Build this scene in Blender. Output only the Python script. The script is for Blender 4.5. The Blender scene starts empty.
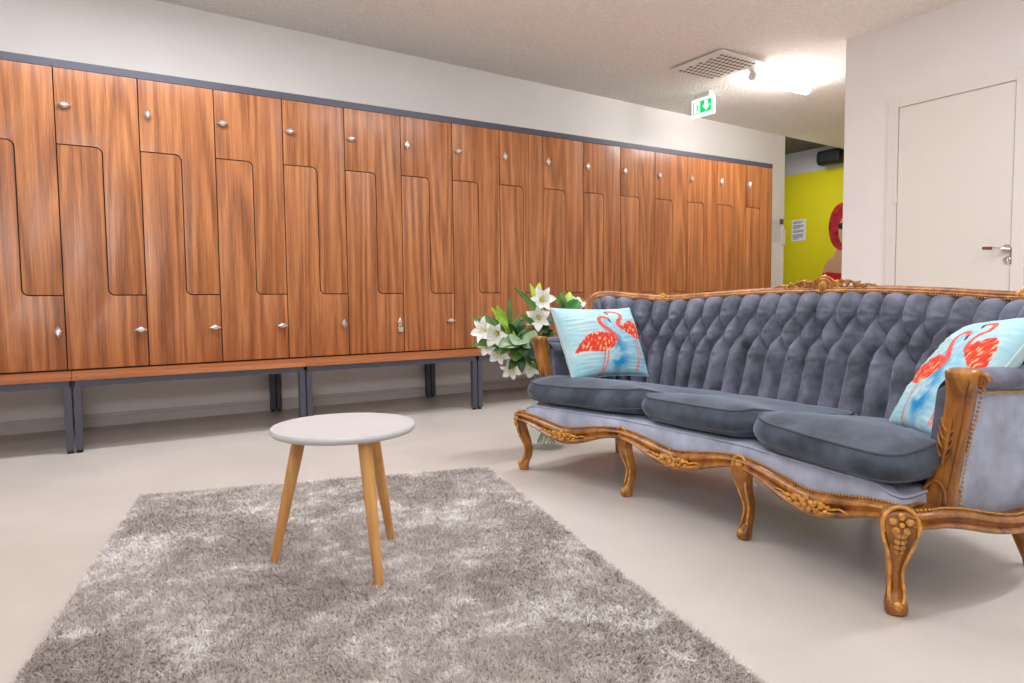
import bpy, bmesh, math, random
import numpy as np
from mathutils import Vector, Matrix, Quaternion
from mathutils import noise as mnoise

random.seed(7)
rng = np.random.default_rng(7)
SC = bpy.context.scene
COL = SC.collection
PI = math.pi


# ------------------------------------------------------------------ helpers
def lin(c):
    return tuple(((x / 255) / 12.92 if x / 255 <= 0.04045 else ((x / 255 + 0.055) / 1.055) ** 2.4) for x in c)


def rgba(c):
    return (*lin(c), 1.0)


class MB:
    """collects verts / faces for ONE mesh"""

    def __init__(self):
        self.v = []
        self.f = []

    def add(self, vs, fs):
        o = len(self.v)
        self.v += [tuple(p) for p in vs]
        self.f += [tuple(i + o for i in f) for f in fs]
        return self

    def box(self, a, b):
        (x0, y0, z0), (x1, y1, z1) = a, b
        return self.add([(x0, y0, z0), (x1, y0, z0), (x1, y1, z0), (x0, y1, z0),
                         (x0, y0, z1), (x1, y0, z1), (x1, y1, z1), (x0, y1, z1)],
                        [(0, 3, 2, 1), (4, 5, 6, 7), (0, 1, 5, 4), (1, 2, 6, 5), (2, 3, 7, 6), (3, 0, 4, 7)])

    def rings(self, R, cap0=True, cap1=True, closed_path=False):
        n = len(R[0])
        vs = [p for r in R for p in r]
        fs = []
        m = len(R)
        for i in range(m if closed_path else m - 1):
            a, b = i * n, ((i + 1) % m) * n
            for j in range(n):
                k = (j + 1) % n
                fs.append((a + j, a + k, b + k, b + j))
        if not closed_path:
            if cap0:
                fs.append(tuple(range(n - 1, -1, -1)))
            if cap1:
                fs.append(tuple(range((m - 1) * n, m * n)))
        return self.add(vs, fs)

    def tube(self, pts, rad, n=10, closed=False, flat=1.0, up=None):
        """swept round bar; rad number or list; flat squashes along the frame's second axis"""
        P = [Vector(p) for p in pts]
        m = len(P)
        if not hasattr(rad, '__len__'):
            rad = [rad] * m
        R = []
        prev = None
        for i in range(m):
            if closed:
                t = P[(i + 1) % m] - P[i - 1]
            else:
                t = P[min(i + 1, m - 1)] - P[max(i - 1, 0)]
            t.normalize()
            if up is not None:
                a = Vector(up)
            elif prev is None:
                a = Vector((0, 0, 1)) if abs(t.z) < 0.9 else Vector((1, 0, 0))
            else:
                a = prev
            a = a - t * a.dot(t)
            if a.length < 1e-6:
                a = t.orthogonal()
            a.normalize()
            prev = a
            b = t.cross(a)
            R.append([P[i] + (a * math.cos(2 * PI * k / n) * flat + b * math.sin(2 * PI * k / n)) * rad[i] for k in range(n)])
        return self.rings(R, closed_path=closed)

    def lathe(self, prof, c=(0, 0, 0), n=32, axis='z'):
        R = []
        for (r, h) in prof:
            ring = []
            for k in range(n):
                a = 2 * PI * k / n
                if axis == 'z':
                    p = (c[0] + r * math.cos(a), c[1] + r * math.sin(a), c[2] + h)
                elif axis == 'y':
                    p = (c[0] + r * math.cos(a), c[1] + h, c[2] - r * math.sin(a))
                else:
                    p = (c[0] + h, c[1] + r * math.cos(a), c[2] + r * math.sin(a))
                ring.append(p)
            R.append(ring)
        return self.rings(R)

    def ball(self, c, r, n=8, m=6, M=None):
        rx, ry, rz = r if hasattr(r, '__len__') else (r, r, r)
        R = []
        for i in range(m + 1):
            th = PI * (0.02 + 0.96 * i / m)
            ring = []
            for k in range(n):
                a = 2 * PI * k / n
                p = Vector((rx * math.sin(th) * math.cos(a), ry * math.sin(th) * math.sin(a), -rz * math.cos(th)))
                if M is not None:
                    p = M @ p
                ring.append(Vector(c) + p)
            R.append(ring)
        return self.rings(R)

    def grid(self, G, flip=False):
        m, n = len(G), len(G[0])
        vs = [p for r in G for p in r]
        fs = []
        for i in range(m - 1):
            for j in range(n - 1):
                f = (i * n + j, i * n + j + 1, (i + 1) * n + j + 1, (i + 1) * n + j)
                fs.append(f[::-1] if flip else f)
        return self.add(vs, fs)

    def prism(self, poly, h0, h1, plane='xz'):
        """poly in a plane, extruded along the missing axis"""
        def P(a, b, h):
            return {'xz': (a, h, b), 'xy': (a, b, h), 'yz': (h, a, b)}[plane]
        n = len(poly)
        vs = [P(a, b, h0) for a, b in poly] + [P(a, b, h1) for a, b in poly]
        fs = [tuple(range(n)), tuple(range(2 * n - 1, n - 1, -1))]
        for i in range(n):
            j = (i + 1) % n
            fs.append((i, i + n, j + n, j))
        return self.add(vs, fs)


def tag(o, label=None, cat=None, group=None, kind=None):
    if label:
        o['label'] = label
    if cat:
        o['category'] = cat
    if group:
        o['group'] = group
    if kind:
        o['kind'] = kind
    return o


def origin_of(o):
    v = Vector((0, 0, 0))
    while o is not None:
        v += o.location
        o = o.parent
    return v


def empty(name, loc, label, cat, group=None):
    o = bpy.data.objects.new(name, None)
    o.empty_display_size = 0.1
    o.location = loc
    COL.objects.link(o)
    return tag(o, label, cat, group)


def obj(name, mb, material, parent=None, smooth=35, bevel=0, loc=None, world=True, recalc=True):
    """link ONE mesh; verts are in world space (or the parent's space when world=False)"""
    me = bpy.data.meshes.new(name)
    off = Vector((0, 0, 0))
    if world:
        off = origin_of(parent) if parent else Vector((0, 0, 0))
        if loc is not None:
            off = off + (Vector(loc) - off)
    vs = [(p[0] - off.x, p[1] - off.y, p[2] - off.z) for p in mb.v]
    me.from_pydata(vs, [], mb.f)
    if recalc or bevel:
        bm = bmesh.new()
        bm.from_mesh(me)
        if recalc:
            bmesh.ops.recalc_face_normals(bm, faces=bm.faces)
        if bevel:
            es = [e for e in bm.edges if len(e.link_faces) == 2 and e.calc_face_angle(0) > 0.6]
            bmesh.ops.bevel(bm, geom=es, offset=bevel, segments=2, profile=0.7, affect='EDGES', clamp_overlap=True)
        bm.to_mesh(me)
        bm.free()
    me.materials.append(material)
    if smooth:
        me.shade_smooth()
        if smooth < 180:
            me.set_sharp_from_angle(angle=math.radians(smooth))
    me.update()
    o = bpy.data.objects.new(name, me)
    COL.objects.link(o)
    if parent is not None:
        o.parent = parent
        if loc is not None and world:
            o.location = Vector(loc) - origin_of(parent)
        elif loc is not None:
            o.location = loc
    elif loc is not None:
        o.location = loc
    return o


def copy_tree(o, parent=None):
    c = o.copy()
    COL.objects.link(c)
    c.parent = parent
    for ch in list(o.children):
        copy_tree(ch, c)
    return c


def catmull(ctrl, n):
    """open Catmull-Rom through tuples"""
    P = [np.array(p, float) for p in ctrl]
    P = [2 * P[0] - P[1]] + P + [2 * P[-1] - P[-2]]
    out = []
    segs = len(P) - 3
    for i in range(segs):
        a, b, c, d = P[i:i + 4]
        for k in range(n):
            t = k / n
            out.append(0.5 * (2 * b + (c - a) * t + (2 * a - 5 * b + 4 * c - d) * t * t + (3 * b - a - 3 * c + d) * t ** 3))
    out.append(P[-2])
    return [tuple(p) for p in out]


# ------------------------------------------------------------------ materials
def new_mat(name):
    m = bpy.data.materials.new(name)
    m.use_nodes = True
    nt = m.node_tree
    return m, nt, nt.nodes['Principled BSDF']


def N(nt, kind, **kw):
    n = nt.nodes.new(kind)
    for k, v in kw.items():
        setattr(n, k, v)
    return n


def noise_node(nt, coord, scale, detail=3, rough=0.55, vscale=None, dist=0.0):
    src = coord
    if vscale:
        mp = N(nt, 'ShaderNodeMapping')
        mp.inputs['Scale'].default_value = vscale
        nt.links.new(src, mp.inputs['Vector'])
        src = mp.outputs['Vector']
    n = N(nt, 'ShaderNodeTexNoise')
    n.inputs['Scale'].default_value = scale
    n.inputs['Detail'].default_value = detail
    n.inputs['Roughness'].default_value = rough
    n.inputs['Distortion'].default_value = dist
    nt.links.new(src, n.inputs['Vector'])
    return n.outputs['Fac']


def ramp(nt, fac, stops):
    r = N(nt, 'ShaderNodeValToRGB')
    cr = r.color_ramp
    while len(cr.elements) < len(stops):
        cr.elements.new(0.5)
    for e, (p, c) in zip(cr.elements, stops):
        e.position = p
        e.color = rgba(c)
    nt.links.new(fac, r.inputs['Fac'])
    return r.outputs['Color']


def bump(nt, bsdf, h, strength=0.3, dist=0.01):
    b = N(nt, 'ShaderNodeBump')
    b.inputs['Strength'].default_value = strength
    b.inputs['Distance'].default_value = dist
    nt.links.new(h, b.inputs['Height'])
    nt.links.new(b.outputs['Normal'], bsdf.inputs['Normal'])


def coords(nt, out='Object'):
    return N(nt, 'ShaderNodeTexCoord').outputs[out]


def simple(name, c, rough=0.5, metal=0.0, var=0.0, vs=8, bumps=0.0, bs=60, spec=0.5, coat=0.0, bd=0.004):
    m, nt, b = new_mat(name)
    b.inputs['Base Color'].default_value = rgba(c)
    b.inputs['Roughness'].default_value = rough
    b.inputs['Metallic'].default_value = metal
    b.inputs['Specular IOR Level'].default_value = spec
    b.inputs['Coat Weight'].default_value = coat
    if var:
        co = coords(nt)
        f = noise_node(nt, co, vs, 4)
        lo = tuple(max(0, x * (1 - var)) for x in c)
        hi = tuple(min(255, x * (1 + var)) for x in c)
        nt.links.new(ramp(nt, f, [(0.3, lo), (0.7, hi)]), b.inputs['Base Color'])
    if bumps:
        bump(nt, b, noise_node(nt, coords(nt), bs, 3), bumps, bd)
    return m


def emis(name, c, s):
    m, nt, b = new_mat(name)
    b.inputs['Base Color'].default_value = rgba(c)
    b.inputs['Emission Color'].default_value = rgba(c)
    b.inputs['Emission Strength'].default_value = s
    return m


def laminate(name, dark, mid, light, rough=0.33, axis='z'):
    """straight-grained walnut laminate with cathedral figures, different on every door"""
    m, nt, b = new_mat(name)
    co = coords(nt)
    oi = N(nt, 'ShaderNodeObjectInfo')
    mul = N(nt, 'ShaderNodeVectorMath', operation='SCALE')
    cmb = N(nt, 'ShaderNodeCombineXYZ')
    nt.links.new(oi.outputs['Random'], cmb.inputs['X'])
    nt.links.new(oi.outputs['Random'], cmb.inputs['Y'])
    nt.links.new(oi.outputs['Random'], cmb.inputs['Z'])
    nt.links.new(cmb.outputs['Vector'], mul.inputs[0])
    mul.inputs['Scale'].default_value = 37.0
    add = N(nt, 'ShaderNodeVectorMath', operation='ADD')
    nt.links.new(co, add.inputs[0])
    nt.links.new(mul.outputs['Vector'], add.inputs[1])
    v = add.outputs['Vector']
    st = (1, 1, 0.06) if axis == 'z' else (0.06, 1, 1)
    st2 = (1, 1, 0.055) if axis == 'z' else (0.055, 1, 1)
    # broad figure: warped rings
    warp = noise_node(nt, v, 5.0, 1, 0.45, st2)
    mp = N(nt, 'ShaderNodeMath', operation='MULTIPLY')
    nt.links.new(warp, mp.inputs[0])
    mp.inputs[1].default_value = 58.0
    sn = N(nt, 'ShaderNodeMath', operation='SINE')
    nt.links.new(mp.outputs[0], sn.inputs[0])
    half = N(nt, 'ShaderNodeMath', operation='MULTIPLY_ADD')
    nt.links.new(sn.outputs[0], half.inputs[0])
    half.inputs[1].default_value = 0.5
    half.inputs[2].default_value = 0.5
    fine = noise_node(nt, v, 210.0, 3, 0.7, (1, 1, 0.022) if axis == 'z' else (0.022, 1, 1))
    wide = noise_node(nt, v, 38.0, 3, 0.6, (1, 1, 0.03) if axis == 'z' else (0.03, 1, 1))
    a = N(nt, 'ShaderNodeMix', data_type='FLOAT')
    a.inputs['Factor'].default_value = 0.78
    nt.links.new(half.outputs[0], a.inputs['A'])
    nt.links.new(fine, a.inputs['B'])
    a2 = N(nt, 'ShaderNodeMix', data_type='FLOAT')
    a2.inputs['Factor'].default_value = 0.40
    nt.links.new(a.outputs['Result'], a2.inputs['A'])
    nt.links.new(wide, a2.inputs['B'])
    nt.links.new(ramp(nt, a2.outputs['Result'], [(0.33, dark), (0.5, mid), (0.66, light)]), b.inputs['Base Color'])
    b.inputs['Roughness'].default_value = rough
    bump(nt, b, fine, 0.06, 0.002)
    return m


def velvet(name, c, sheen=(190, 200, 220), sw=0.8, rough=0.75, var=0.12):
    m, nt, b = new_mat(name)
    co = coords(nt)
    f = noise_node(nt, co, 9.0, 4, 0.6)
    lo = tuple(x * (1 - var) for x in c)
    hi = tuple(min(255, x * (1 + var)) for x in c)
    nt.links.new(ramp(nt, f, [(0.3, lo), (0.72, hi)]), b.inputs['Base Color'])
    b.inputs['Roughness'].default_value = rough
    b.inputs['Specular IOR Level'].default_value = 0.25
    b.inputs['Sheen Weight'].default_value = sw
    b.inputs['Sheen Roughness'].default_value = 0.35
    b.inputs['Sheen Tint'].default_value = rgba(sheen)
    bump(nt, b, noise_node(nt, co, 420.0, 2), 0.08, 0.002)
    return m


M = {}
M['wall'] = simple('white_wall_paint', (238, 234, 230), 0.85, bumps=0.05, bs=300, var=0.012, vs=1.5)
M['ceiling'] = simple('sprayed_plaster_ceiling', (246, 238, 230), 0.95, var=0.03, vs=45, bumps=0.8, bs=42, bd=0.02)
M['floor'] = simple('epoxy_floor', (208, 203, 196), 0.30, var=0.03, vs=2.2, bumps=0.02, bs=30, spec=0.4)
M['yellow'] = simple('lime_wall_paint', (216, 204, 0), 0.8)
M['grey_wall'] = simple('grey_paint', (196, 194, 194), 0.85)
M['dark_ceiling'] = simple('dark_grey_ceiling', (112, 104, 100), 0.95)
M['door'] = simple('white_door_lacquer', (232, 226, 218), 0.45)
M['base'] = simple('white_skirting', (214, 208, 202), 0.5)
M['walnut'] = laminate('walnut_laminate', (112, 62, 32), (158, 97, 54), (190, 126, 76))
M['bench_wood'] = laminate('bench_laminate', (138, 80, 44), (168, 102, 60), (190, 124, 78), 0.4, 'x')
M['steel'] = simple('graphite_steel', (74, 74, 86), 0.45, 0.2)
M['carcass'] = simple('dark_carcass', (40, 36, 36), 0.7)
M['chrome'] = simple('satin_chrome', (222, 222, 224), 0.22, 1.0)
M['silver'] = simple('silver_lock', (214, 214, 216), 0.3, 0.85)
M['black'] = simple('black_plastic', (18, 18, 20), 0.5)
M['brass'] = simple('brass_nail', (196, 150, 84), 0.35, 0.7)
M['white_top'] = simple('white_table_lacquer', (208, 209, 210), 0.35)
M['beech'] = None
M['velvet'] = velvet('slate_velvet', (102, 105, 120), sw=0.45, var=0.3)  # wide tone noise imitates sheen streaks of the brushed nap
M['velvet_seat'] = velvet('slate_velvet_seat', (74, 83, 96), sw=0.75, var=0.28)  # darker copy: the nap's dark look at grazing view is put into the colour
M['velvet_lit'] = velvet('lit_slate_velvet', (176, 184, 206), sw=0.6)  # same velvet paled, the light falling on it is put into the colour
M['piping'] = simple('piping_cord', (78, 84, 98), 0.8)
M['paper'] = simple('white_paper', (222, 220, 218), 0.7)
M['ink'] = simple('grey_ink', (120, 118, 118), 0.8)
M['green'] = emis('exit_green', (0, 190, 110), 0.9)
M['signwhite'] = emis('exit_white', (240, 250, 248), 1.0)
M['lamp'] = emis('fluorescent_tube', (255, 252, 250), 58.0)
M['lampbody'] = simple('lamp_housing', (235, 232, 226), 0.5)


def carved_wood():
    m, nt, b = new_mat('gilded_walnut_carving')
    co = coords(nt)
    g = noise_node(nt, co, 18, 4, 0.6, (1, 1, 0.35), 0.6)
    col = ramp(nt, g, [(0.28, (84, 44, 14)), (0.46, (150, 90, 28)), (0.62, (186, 122, 46)), (0.8, (214, 156, 76))])
    nt.links.new(col, b.inputs['Base Color'])
    b.inputs['Roughness'].default_value = 0.36
    b.inputs['Coat Weight'].default_value = 0.25
    b.inputs['Coat Roughness'].default_value = 0.25
    bump(nt, b, noise_node(nt, co, 70, 3), 0.12, 0.004)
    return m


M['carve'] = carved_wood()
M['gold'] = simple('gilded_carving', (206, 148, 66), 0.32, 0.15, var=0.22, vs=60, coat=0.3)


def beech():
    m, nt, b = new_mat('beech_leg')
    f = noise_node(nt, coords(nt), 40, 4, 0.6, (1, 1, 0.08))
    nt.links.new(ramp(nt, f, [(0.3, (206, 146, 78)), (0.7, (230, 176, 108))]), b.inputs['Base Color'])
    b.inputs['Roughness'].default_value = 0.42
    return m


M['beech'] = beech()


def rug_pile():
    m, nt, b = new_mat('shaggy_grey_pile')
    co = coords(nt)
    big = noise_node(nt, co, 3.4, 5, 0.68, None, 0.6)
    mid = noise_node(nt, co, 17.0, 4, 0.65)
    fine = noise_node(nt, co, 70.0, 2, 0.6)
    a = N(nt, 'ShaderNodeMix', data_type='FLOAT')
    a.inputs['Factor'].default_value = 0.38
    nt.links.new(big, a.inputs['A'])
    nt.links.new(mid, a.inputs['B'])
    a2 = N(nt, 'ShaderNodeMix', data_type='FLOAT')
    a2.inputs['Factor'].default_value = 0.18
    nt.links.new(a.outputs['Result'], a2.inputs['A'])
    nt.links.new(fine, a2.inputs['B'])
    nt.links.new(ramp(nt, a2.outputs['Result'], [(0.38, (172, 162, 156)), (0.48, (196, 187, 181)), (0.53, (218, 210, 205)), (0.585, (252, 250, 248))]), b.inputs['Base Color'])  # pale patches paint the sheen of differently lying pile into the colour
    b.inputs['Roughness'].default_value = 0.6
    b.inputs['Sheen Weight'].default_value = 0.3
    return m


M['pile'] = rug_pile()
M['rugback'] = simple('rug_backing', (140, 130, 124), 0.95)


def attr_mat(name, rough=0.85):
    m, nt, b = new_mat(name)
    a = N(nt, 'ShaderNodeAttribute')
    a.attribute_name = 'Print'
    nt.links.new(a.outputs['Color'], b.inputs['Base Color'])
    b.inputs['Roughness'].default_value = rough
    b.inputs['Specular IOR Level'].default_value = 0.2
    bump(nt, b, noise_node(nt, coords(nt), 500.0, 2), 0.1, 0.002)
    return m


M['print'] = attr_mat('printed_cushion_cotton')


def leaf_mat(name, c1, c2):
    m, nt, b = new_mat(name)
    f = noise_node(nt, coords(nt), 14, 3)
    nt.links.new(ramp(nt, f, [(0.3, c1), (0.7, c2)]), b.inputs['Base Color'])
    b.inputs['Roughness'].default_value = 0.42
    b.inputs['Subsurface Weight'].default_value = 0.05
    return m


M['leaf'] = leaf_mat('lily_leaf', (38, 84, 26), (78, 132, 44))
M['leaf_lime'] = leaf_mat('young_leaf', (120, 168, 30), (176, 206, 50))
M['leaf_dark'] = leaf_mat('dark_leaf', (14, 50, 22), (26, 78, 30))
M['leaf_round'] = leaf_mat('round_green_leaf', (8, 84, 22), (18, 112, 34))
M['leaf_grey'] = leaf_mat('eucalyptus_leaf', (96, 128, 92), (140, 166, 128))
M['stem'] = leaf_mat('green_stem', (70, 110, 50), (110, 150, 80))
M['petal'] = simple('lily_petal', (253, 252, 248), 0.5)
M['petal'].node_tree.nodes['Principled BSDF'].inputs['Subsurface Weight'].default_value = 0.15
M['stamen'] = simple('stamen', (206, 204, 96), 0.6)


def glass():
    m, nt, b = new_mat('clear_glass')
    b.inputs['Base Color'].default_value = rgba((206, 226, 216))
    b.inputs['Roughness'].default_value = 0.04
    b.inputs['Alpha'].default_value = 0.16
    b.inputs['Coat Weight'].default_value = 0.6
    return m


M['glass'] = glass()
M['skin'] = simple('mural_skin', (196, 150, 118), 0.8)
M['red_print'] = simple('mural_red', (186, 14, 28), 0.8)
M['hair_print'] = simple('mural_red_hair', (140, 22, 34), 0.8, var=0.55, vs=9)
M['lash_print'] = simple('mural_dark', (36, 18, 26), 0.8)

# ------------------------------------------------------------------ measurements (metres, camera above the origin)
YD = 4.502      # locker door fronts
YW = 5.038      # wall behind the lockers
XR = 4.79       # right-hand wall
CW = 0.40       # locker column width
U0 = -0.051     # first unit joint
ZB = 0.4105     # underside of locker doors


def ceil_z(x):
    return 2.713 - 0.0204 * x


# ------------------------------------------------------------------ the room
def structure(name, mb, m, bevel=0, parent=None):
    o = obj(name, mb, m, parent, smooth=0, bevel=bevel)
    if parent is None:
        o['kind'] = 'structure'
    return o


XL, YN = -3.4, -3.2
structure('floor', MB().box((XL, YN, -0.1), (9.0, 9.2, 0)), M['floor'])
mb = MB()
x0, x1 = XL, 8.6
mb.add([(x0, YN, ceil_z(x0)), (x1, YN, ceil_z(x1)), (x1, YW, ceil_z(x1)), (x0, YW, ceil_z(x0)),
        (x0, YN, 3.05), (x1, YN, 3.05), (x1, YW, 3.05), (x0, YW, 3.05)],
       [(0, 3, 2, 1), (4, 5, 6, 7), (0, 1, 5, 4), (1, 2, 6, 5), (2, 3, 7, 6), (3, 0, 4, 7)])
structure('ceiling', mb, M['ceiling'])
structure('ceiling_corridor', MB().box((6.6, YW, 2.72), (8.6, 9.2, 3.05)), M['dark_ceiling'])
structure('wall_back', MB().box((XL, YW, 0), (6.87, YW + 0.14, 2.86)), M['wall'])
structure('wall_passage', MB().box((6.72, YW + 0.14, 0), (6.87, 9.2, 2.72)), M['grey_wall'])
structure('wall_left', MB().box((XL - 0.1, YN, 0), (XL, YW, 2.9)), M['wall'])
structure('wall_front', MB().box((XL, YN - 0.1, 0), (XR + 0.14, YN, 2.9)), M['wall'])
structure('wall_right', MB().box((XR, YN, 0), (XR + 0.14, 3.015, 2.75)), M['wall'])
structure('wall_return', MB().box((XR + 0.14, 2.87, 0), (8.4, 3.015, 2.75)), M['wall'])
structure('wall_yellow', MB().box((8.4, 2.87, 0), (8.5, 9.2, 2.42)), M['yellow'])
structure('wall_yellow_frieze', MB().box((8.4, 2.87, 2.42), (8.5, 9.2, 3.0)), M['grey_wall'])
structure('wall_end', MB().box((6.87, 9.1, 0), (8.4, 9.2, 2.75)), M['grey_wall'])
bb = MB().prism([(YW - 0.012, 0.0), (YW, 0.0), (YW, 0.062), (YW - 0.006, 0.062), (YW - 0.012, 0.052)], XL, 6.87, 'yz')
bb.box((XL, YW - 0.016, 0.063), (6.87, YW, 0.079))
structure('baseboard_back', bb, M['base'])
structure('baseboard_right', MB().box((XR - 0.012, YN, 0), (XR, 1.86, 0.07)).box((XR - 0.012, 2.69, 0), (XR, 3.015, 0.07)), M['base'])

# the white door in the right-hand wall
d1 = structure('door_1', MB().box((XR - 0.010, 1.926, 0.005), (XR, 2.612, 2.038)), M['door'])
fr = MB()
fr.box((XR - 0.020, 2.617, 0), (XR, 2.685, 2.112))
fr.box((XR - 0.020, 1.852, 0), (XR, 1.921, 2.112))
fr.box((XR - 0.020, 1.921, 2.043), (XR, 2.617, 2.112))
obj('door_frame', fr, M['door'], d1, smooth=0, bevel=0.003)
for zz in (0.35, 1.43):
    h = MB().lathe([(0.009, -0.03), (0.009, 0.03)], (XR - 0.022, 2.619, zz), 12)
    h.box((XR - 0.024, 2.612, zz - 0.028), (XR - 0.008, 2.634, zz + 0.028))
    obj('hinge', h, M['door'], d1, smooth=30)
hd = MB().lathe([(0.0, -0.012), (0.026, -0.012), (0.026, 0.0)], (XR - 0.010, 1.943, 1.048), 24, 'x')
hd.tube([(XR - 0.02, 1.943, 1.048), (XR - 0.06, 1.943, 1.048), (XR - 0.066, 1.952, 1.049), (XR - 0.067, 2.0, 1.053)], 0.008, 10)
h = obj('door_handle', hd, M['chrome'], d1)
gp = MB().tube([(XR - 0.067, 1.998, 1.053), (XR - 0.067, 2.052, 1.057)], 0.0095, 10)
tag(obj('handle_grip', gp, simple('brown_grip', (120, 70, 44), 0.45), h), 'brown grip on the chrome lever')
lk = MB().lathe([(0.0, -0.014), (0.018, -0.014), (0.025, -0.008), (0.025, 0.0)], (XR - 0.010, 1.938, 0.980), 24, 'x')
lk.box((XR - 0.028, 1.934, 0.972), (XR - 0.022, 1.942, 0.988))
obj('lock_cylinder', lk, M['chrome'], d1)
obj('strike_plate', MB().box((XR - 0.0225, 1.914, 0.955), (XR - 0.012, 1.922, 1.055)), simple('brass_plate', (150, 128, 96), 0.4, 0.8), d1, smooth=0)


# ------------------------------------------------------------------ lockers
ZT = 1.634      # door height
ZA, ZL, DV, RR, G = 1.227, 0.41, 0.213, 0.034, 0.0030


def zpath(off):
    o = off
    P = [(0, ZA + o), (DV - RR + o * 0.4, ZA + o)]
    c = (DV - RR + 0, ZA - RR)
    for k in range(1, 9):
        a = PI / 2 - k / 8 * PI / 2
        P.append((c[0] + (RR + o) * math.cos(a), c[1] + (RR + o) * math.sin(a)))
    c = (DV + RR, ZL + RR)
    for k in range(0, 9):
        a = PI + k / 8 * PI / 2
        P.append((c[0] + (RR - o) * math.cos(a), c[1] + (RR - o) * math.sin(a)))
    P.append((CW, ZL + o))
    return P


def upper_door():
    p = [(max(G, min(CW - G, x)), z) for x, z in zpath(G)]
    return p + [(CW - G, ZT - 0.002), (G, ZT - 0.002)]


def lower_door():
    p = [(max(G, min(CW - G, x)), z) for x, z in zpath(-G)]
    return p[::-1] + [(G, 0.003), (CW - G, 0.003)]


def lock_mesh():
    mb = MB().lathe([(0.0, -0.006), (0.012, -0.006), (0.014, 0.0)], (0, 0, 0), 16, 'y')
    # diamond-shaped turn knob
    L, W = 0.034, 0.017
    pts = [(L, 0), (0.006, W), (-0.006, W), (-L, 0), (-0.006, -W), (0.006, -W)]
    pts2 = [(x * 0.55, z * 0.45) for x, z in pts]
    mb.rings([[(x * 0.9, -0.006, z * 0.9) for x, z in pts], [(x, -0.012, z) for x, z in pts],
              [(x, -0.017, z) for x, z in pts], [(x, -0.026, z) for x, z in pts2]])
    return mb


def make_unit():
    root = empty('locker_unit', (0, YD, ZB), 'x', 'lockers', 'walnut lockers along the wall')
    c = MB().box((0.0004, 0.022, -0.006), (1.1996, 0.532, 1.675))
    obj('carcass', c, M['carcass'], root, smooth=0, world=False)
    f = MB().box((0.0004, -0.001, ZT), (1.1996, 0.022, 1.677))
    obj('top_rail', f, M['steel'], root, smooth=0, bevel=0.0015, world=False)
    u0 = l0 = None
    for i in range(3):
        for kind in ('upper', 'lower'):
            if i == 0:
                d = obj('door', MB().prism(upper_door() if kind == 'upper' else lower_door(), 0.0, 0.018), M['walnut'], root, smooth=30, world=False, bevel=0.0008)
                lx, lz = (0.045, 1.437) if kind == 'upper' else (0.364, 0.209)
                obj('lock', lock_mesh(), M['silver'], d, smooth=25, world=False, loc=(lx, 0, lz))
                if kind == 'upper':
                    u0 = d
                else:
                    l0 = d
            else:
                d = copy_tree(u0 if kind == 'upper' else l0, root)
                d.location = (CW * i, 0, 0)
    return root


UNIT_LABELS = [
    'walnut locker unit at far left of the row, cut off by the left edge',
    'walnut locker unit second from the left end of the row, beyond the white table',
    'walnut locker unit third from the left, with a padlock on one lower door',
    'walnut locker unit fourth from the left, rising behind the white lilies',
    'walnut locker unit second from the right end, behind the left part of the sofa',
    'walnut locker unit at the right end of the row, next to the passage',
]
# True: knob stands upright
UP = [[0, 0, 0], [0, 1, 0], [0, 0, 1], [0, 1, 1], [1, 1, 1], [1, 1, 1]]
LO = [[0, 0, 1], [0, 0, 0], [1, 1, 0], [0, 1, 0], [1, 0, 1], [0, 0, 1]]
unit0 = make_unit()
for n in range(6):
    r = unit0 if n == 0 else copy_tree(unit0)
    r.location = (U0 + 1.2 * (n - 1), YD, ZB)
    r['label'] = UNIT_LABELS[n]
    for d in r.children:
        if d.name.startswith('door'):
            i = int(round(d.location.x / CW))
            for l in d.children:
                up = l.location.z > 1
                l.rotation_euler = (0, PI / 2 if (UP if up else LO)[n][i] else 0, 0)


def make_bench():
    root = empty('locker_bench', (0, YD, 0), 'x', 'bench', 'bench stands under the lockers')
    y0 = 4.19 - YD
    obj('seat_plank', MB().box((0.001, y0, 0.379), (1.199, 0.50, 0.404)), M['bench_wood'], root, smooth=0, bevel=0.002, world=False)
    f = MB()
    f.box((0.012, y0 + 0.012, 0.345), (1.188, y0 + 0.042, 0.379))
    f.box((0.012, 0.46, 0.345), (1.188, 0.49, 0.379))
    for x in (0.012, 1.158):
        f.box((x, y0 + 0.042, 0.345), (x + 0.03, 0.46, 0.379))
    obj('frame', f, M['steel'], root, smooth=0, bevel=0.0015, world=False)
    for x in (0.004, 1.162):
        for y in (y0 + 0.010, 0.455):
            l = obj('leg', MB().box((x, y, 0.014), (x + 0.034, y + 0.036, 0.346)), M['steel'], root, smooth=0, bevel=0.002, world=False)
            ft = MB().lathe([(0.0, 0.0), (0.015, 0.0), (0.015, 0.010), (0.007, 0.010), (0.007, 0.016)], (x + 0.017, y + 0.018, 0), 16)
            obj('foot', ft, M['black'], l, world=False)
    return root


BENCH_LABELS = [
    'steel-legged wooden bench at far left under the lockers, cut off by the left edge',
    'steel-legged wooden bench under the lockers directly beyond the white round table',
    'steel-legged wooden bench under the padlocked lockers, left of the lilies',
    'steel-legged wooden bench whose left end shows beneath the white lilies',
    'steel-legged wooden bench under the second lockers from the right, hidden behind the sofa',
    'steel-legged wooden bench under the rightmost lockers, hidden behind the sofa back',
]
b0 = make_bench()
for n in range(6):
    r = b0 if n == 0 else copy_tree(b0)
    r.location = (U0 + 0.018 + 1.2 * (n - 1), YD, 0)
    r['label'] = BENCH_LABELS[n]

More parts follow.
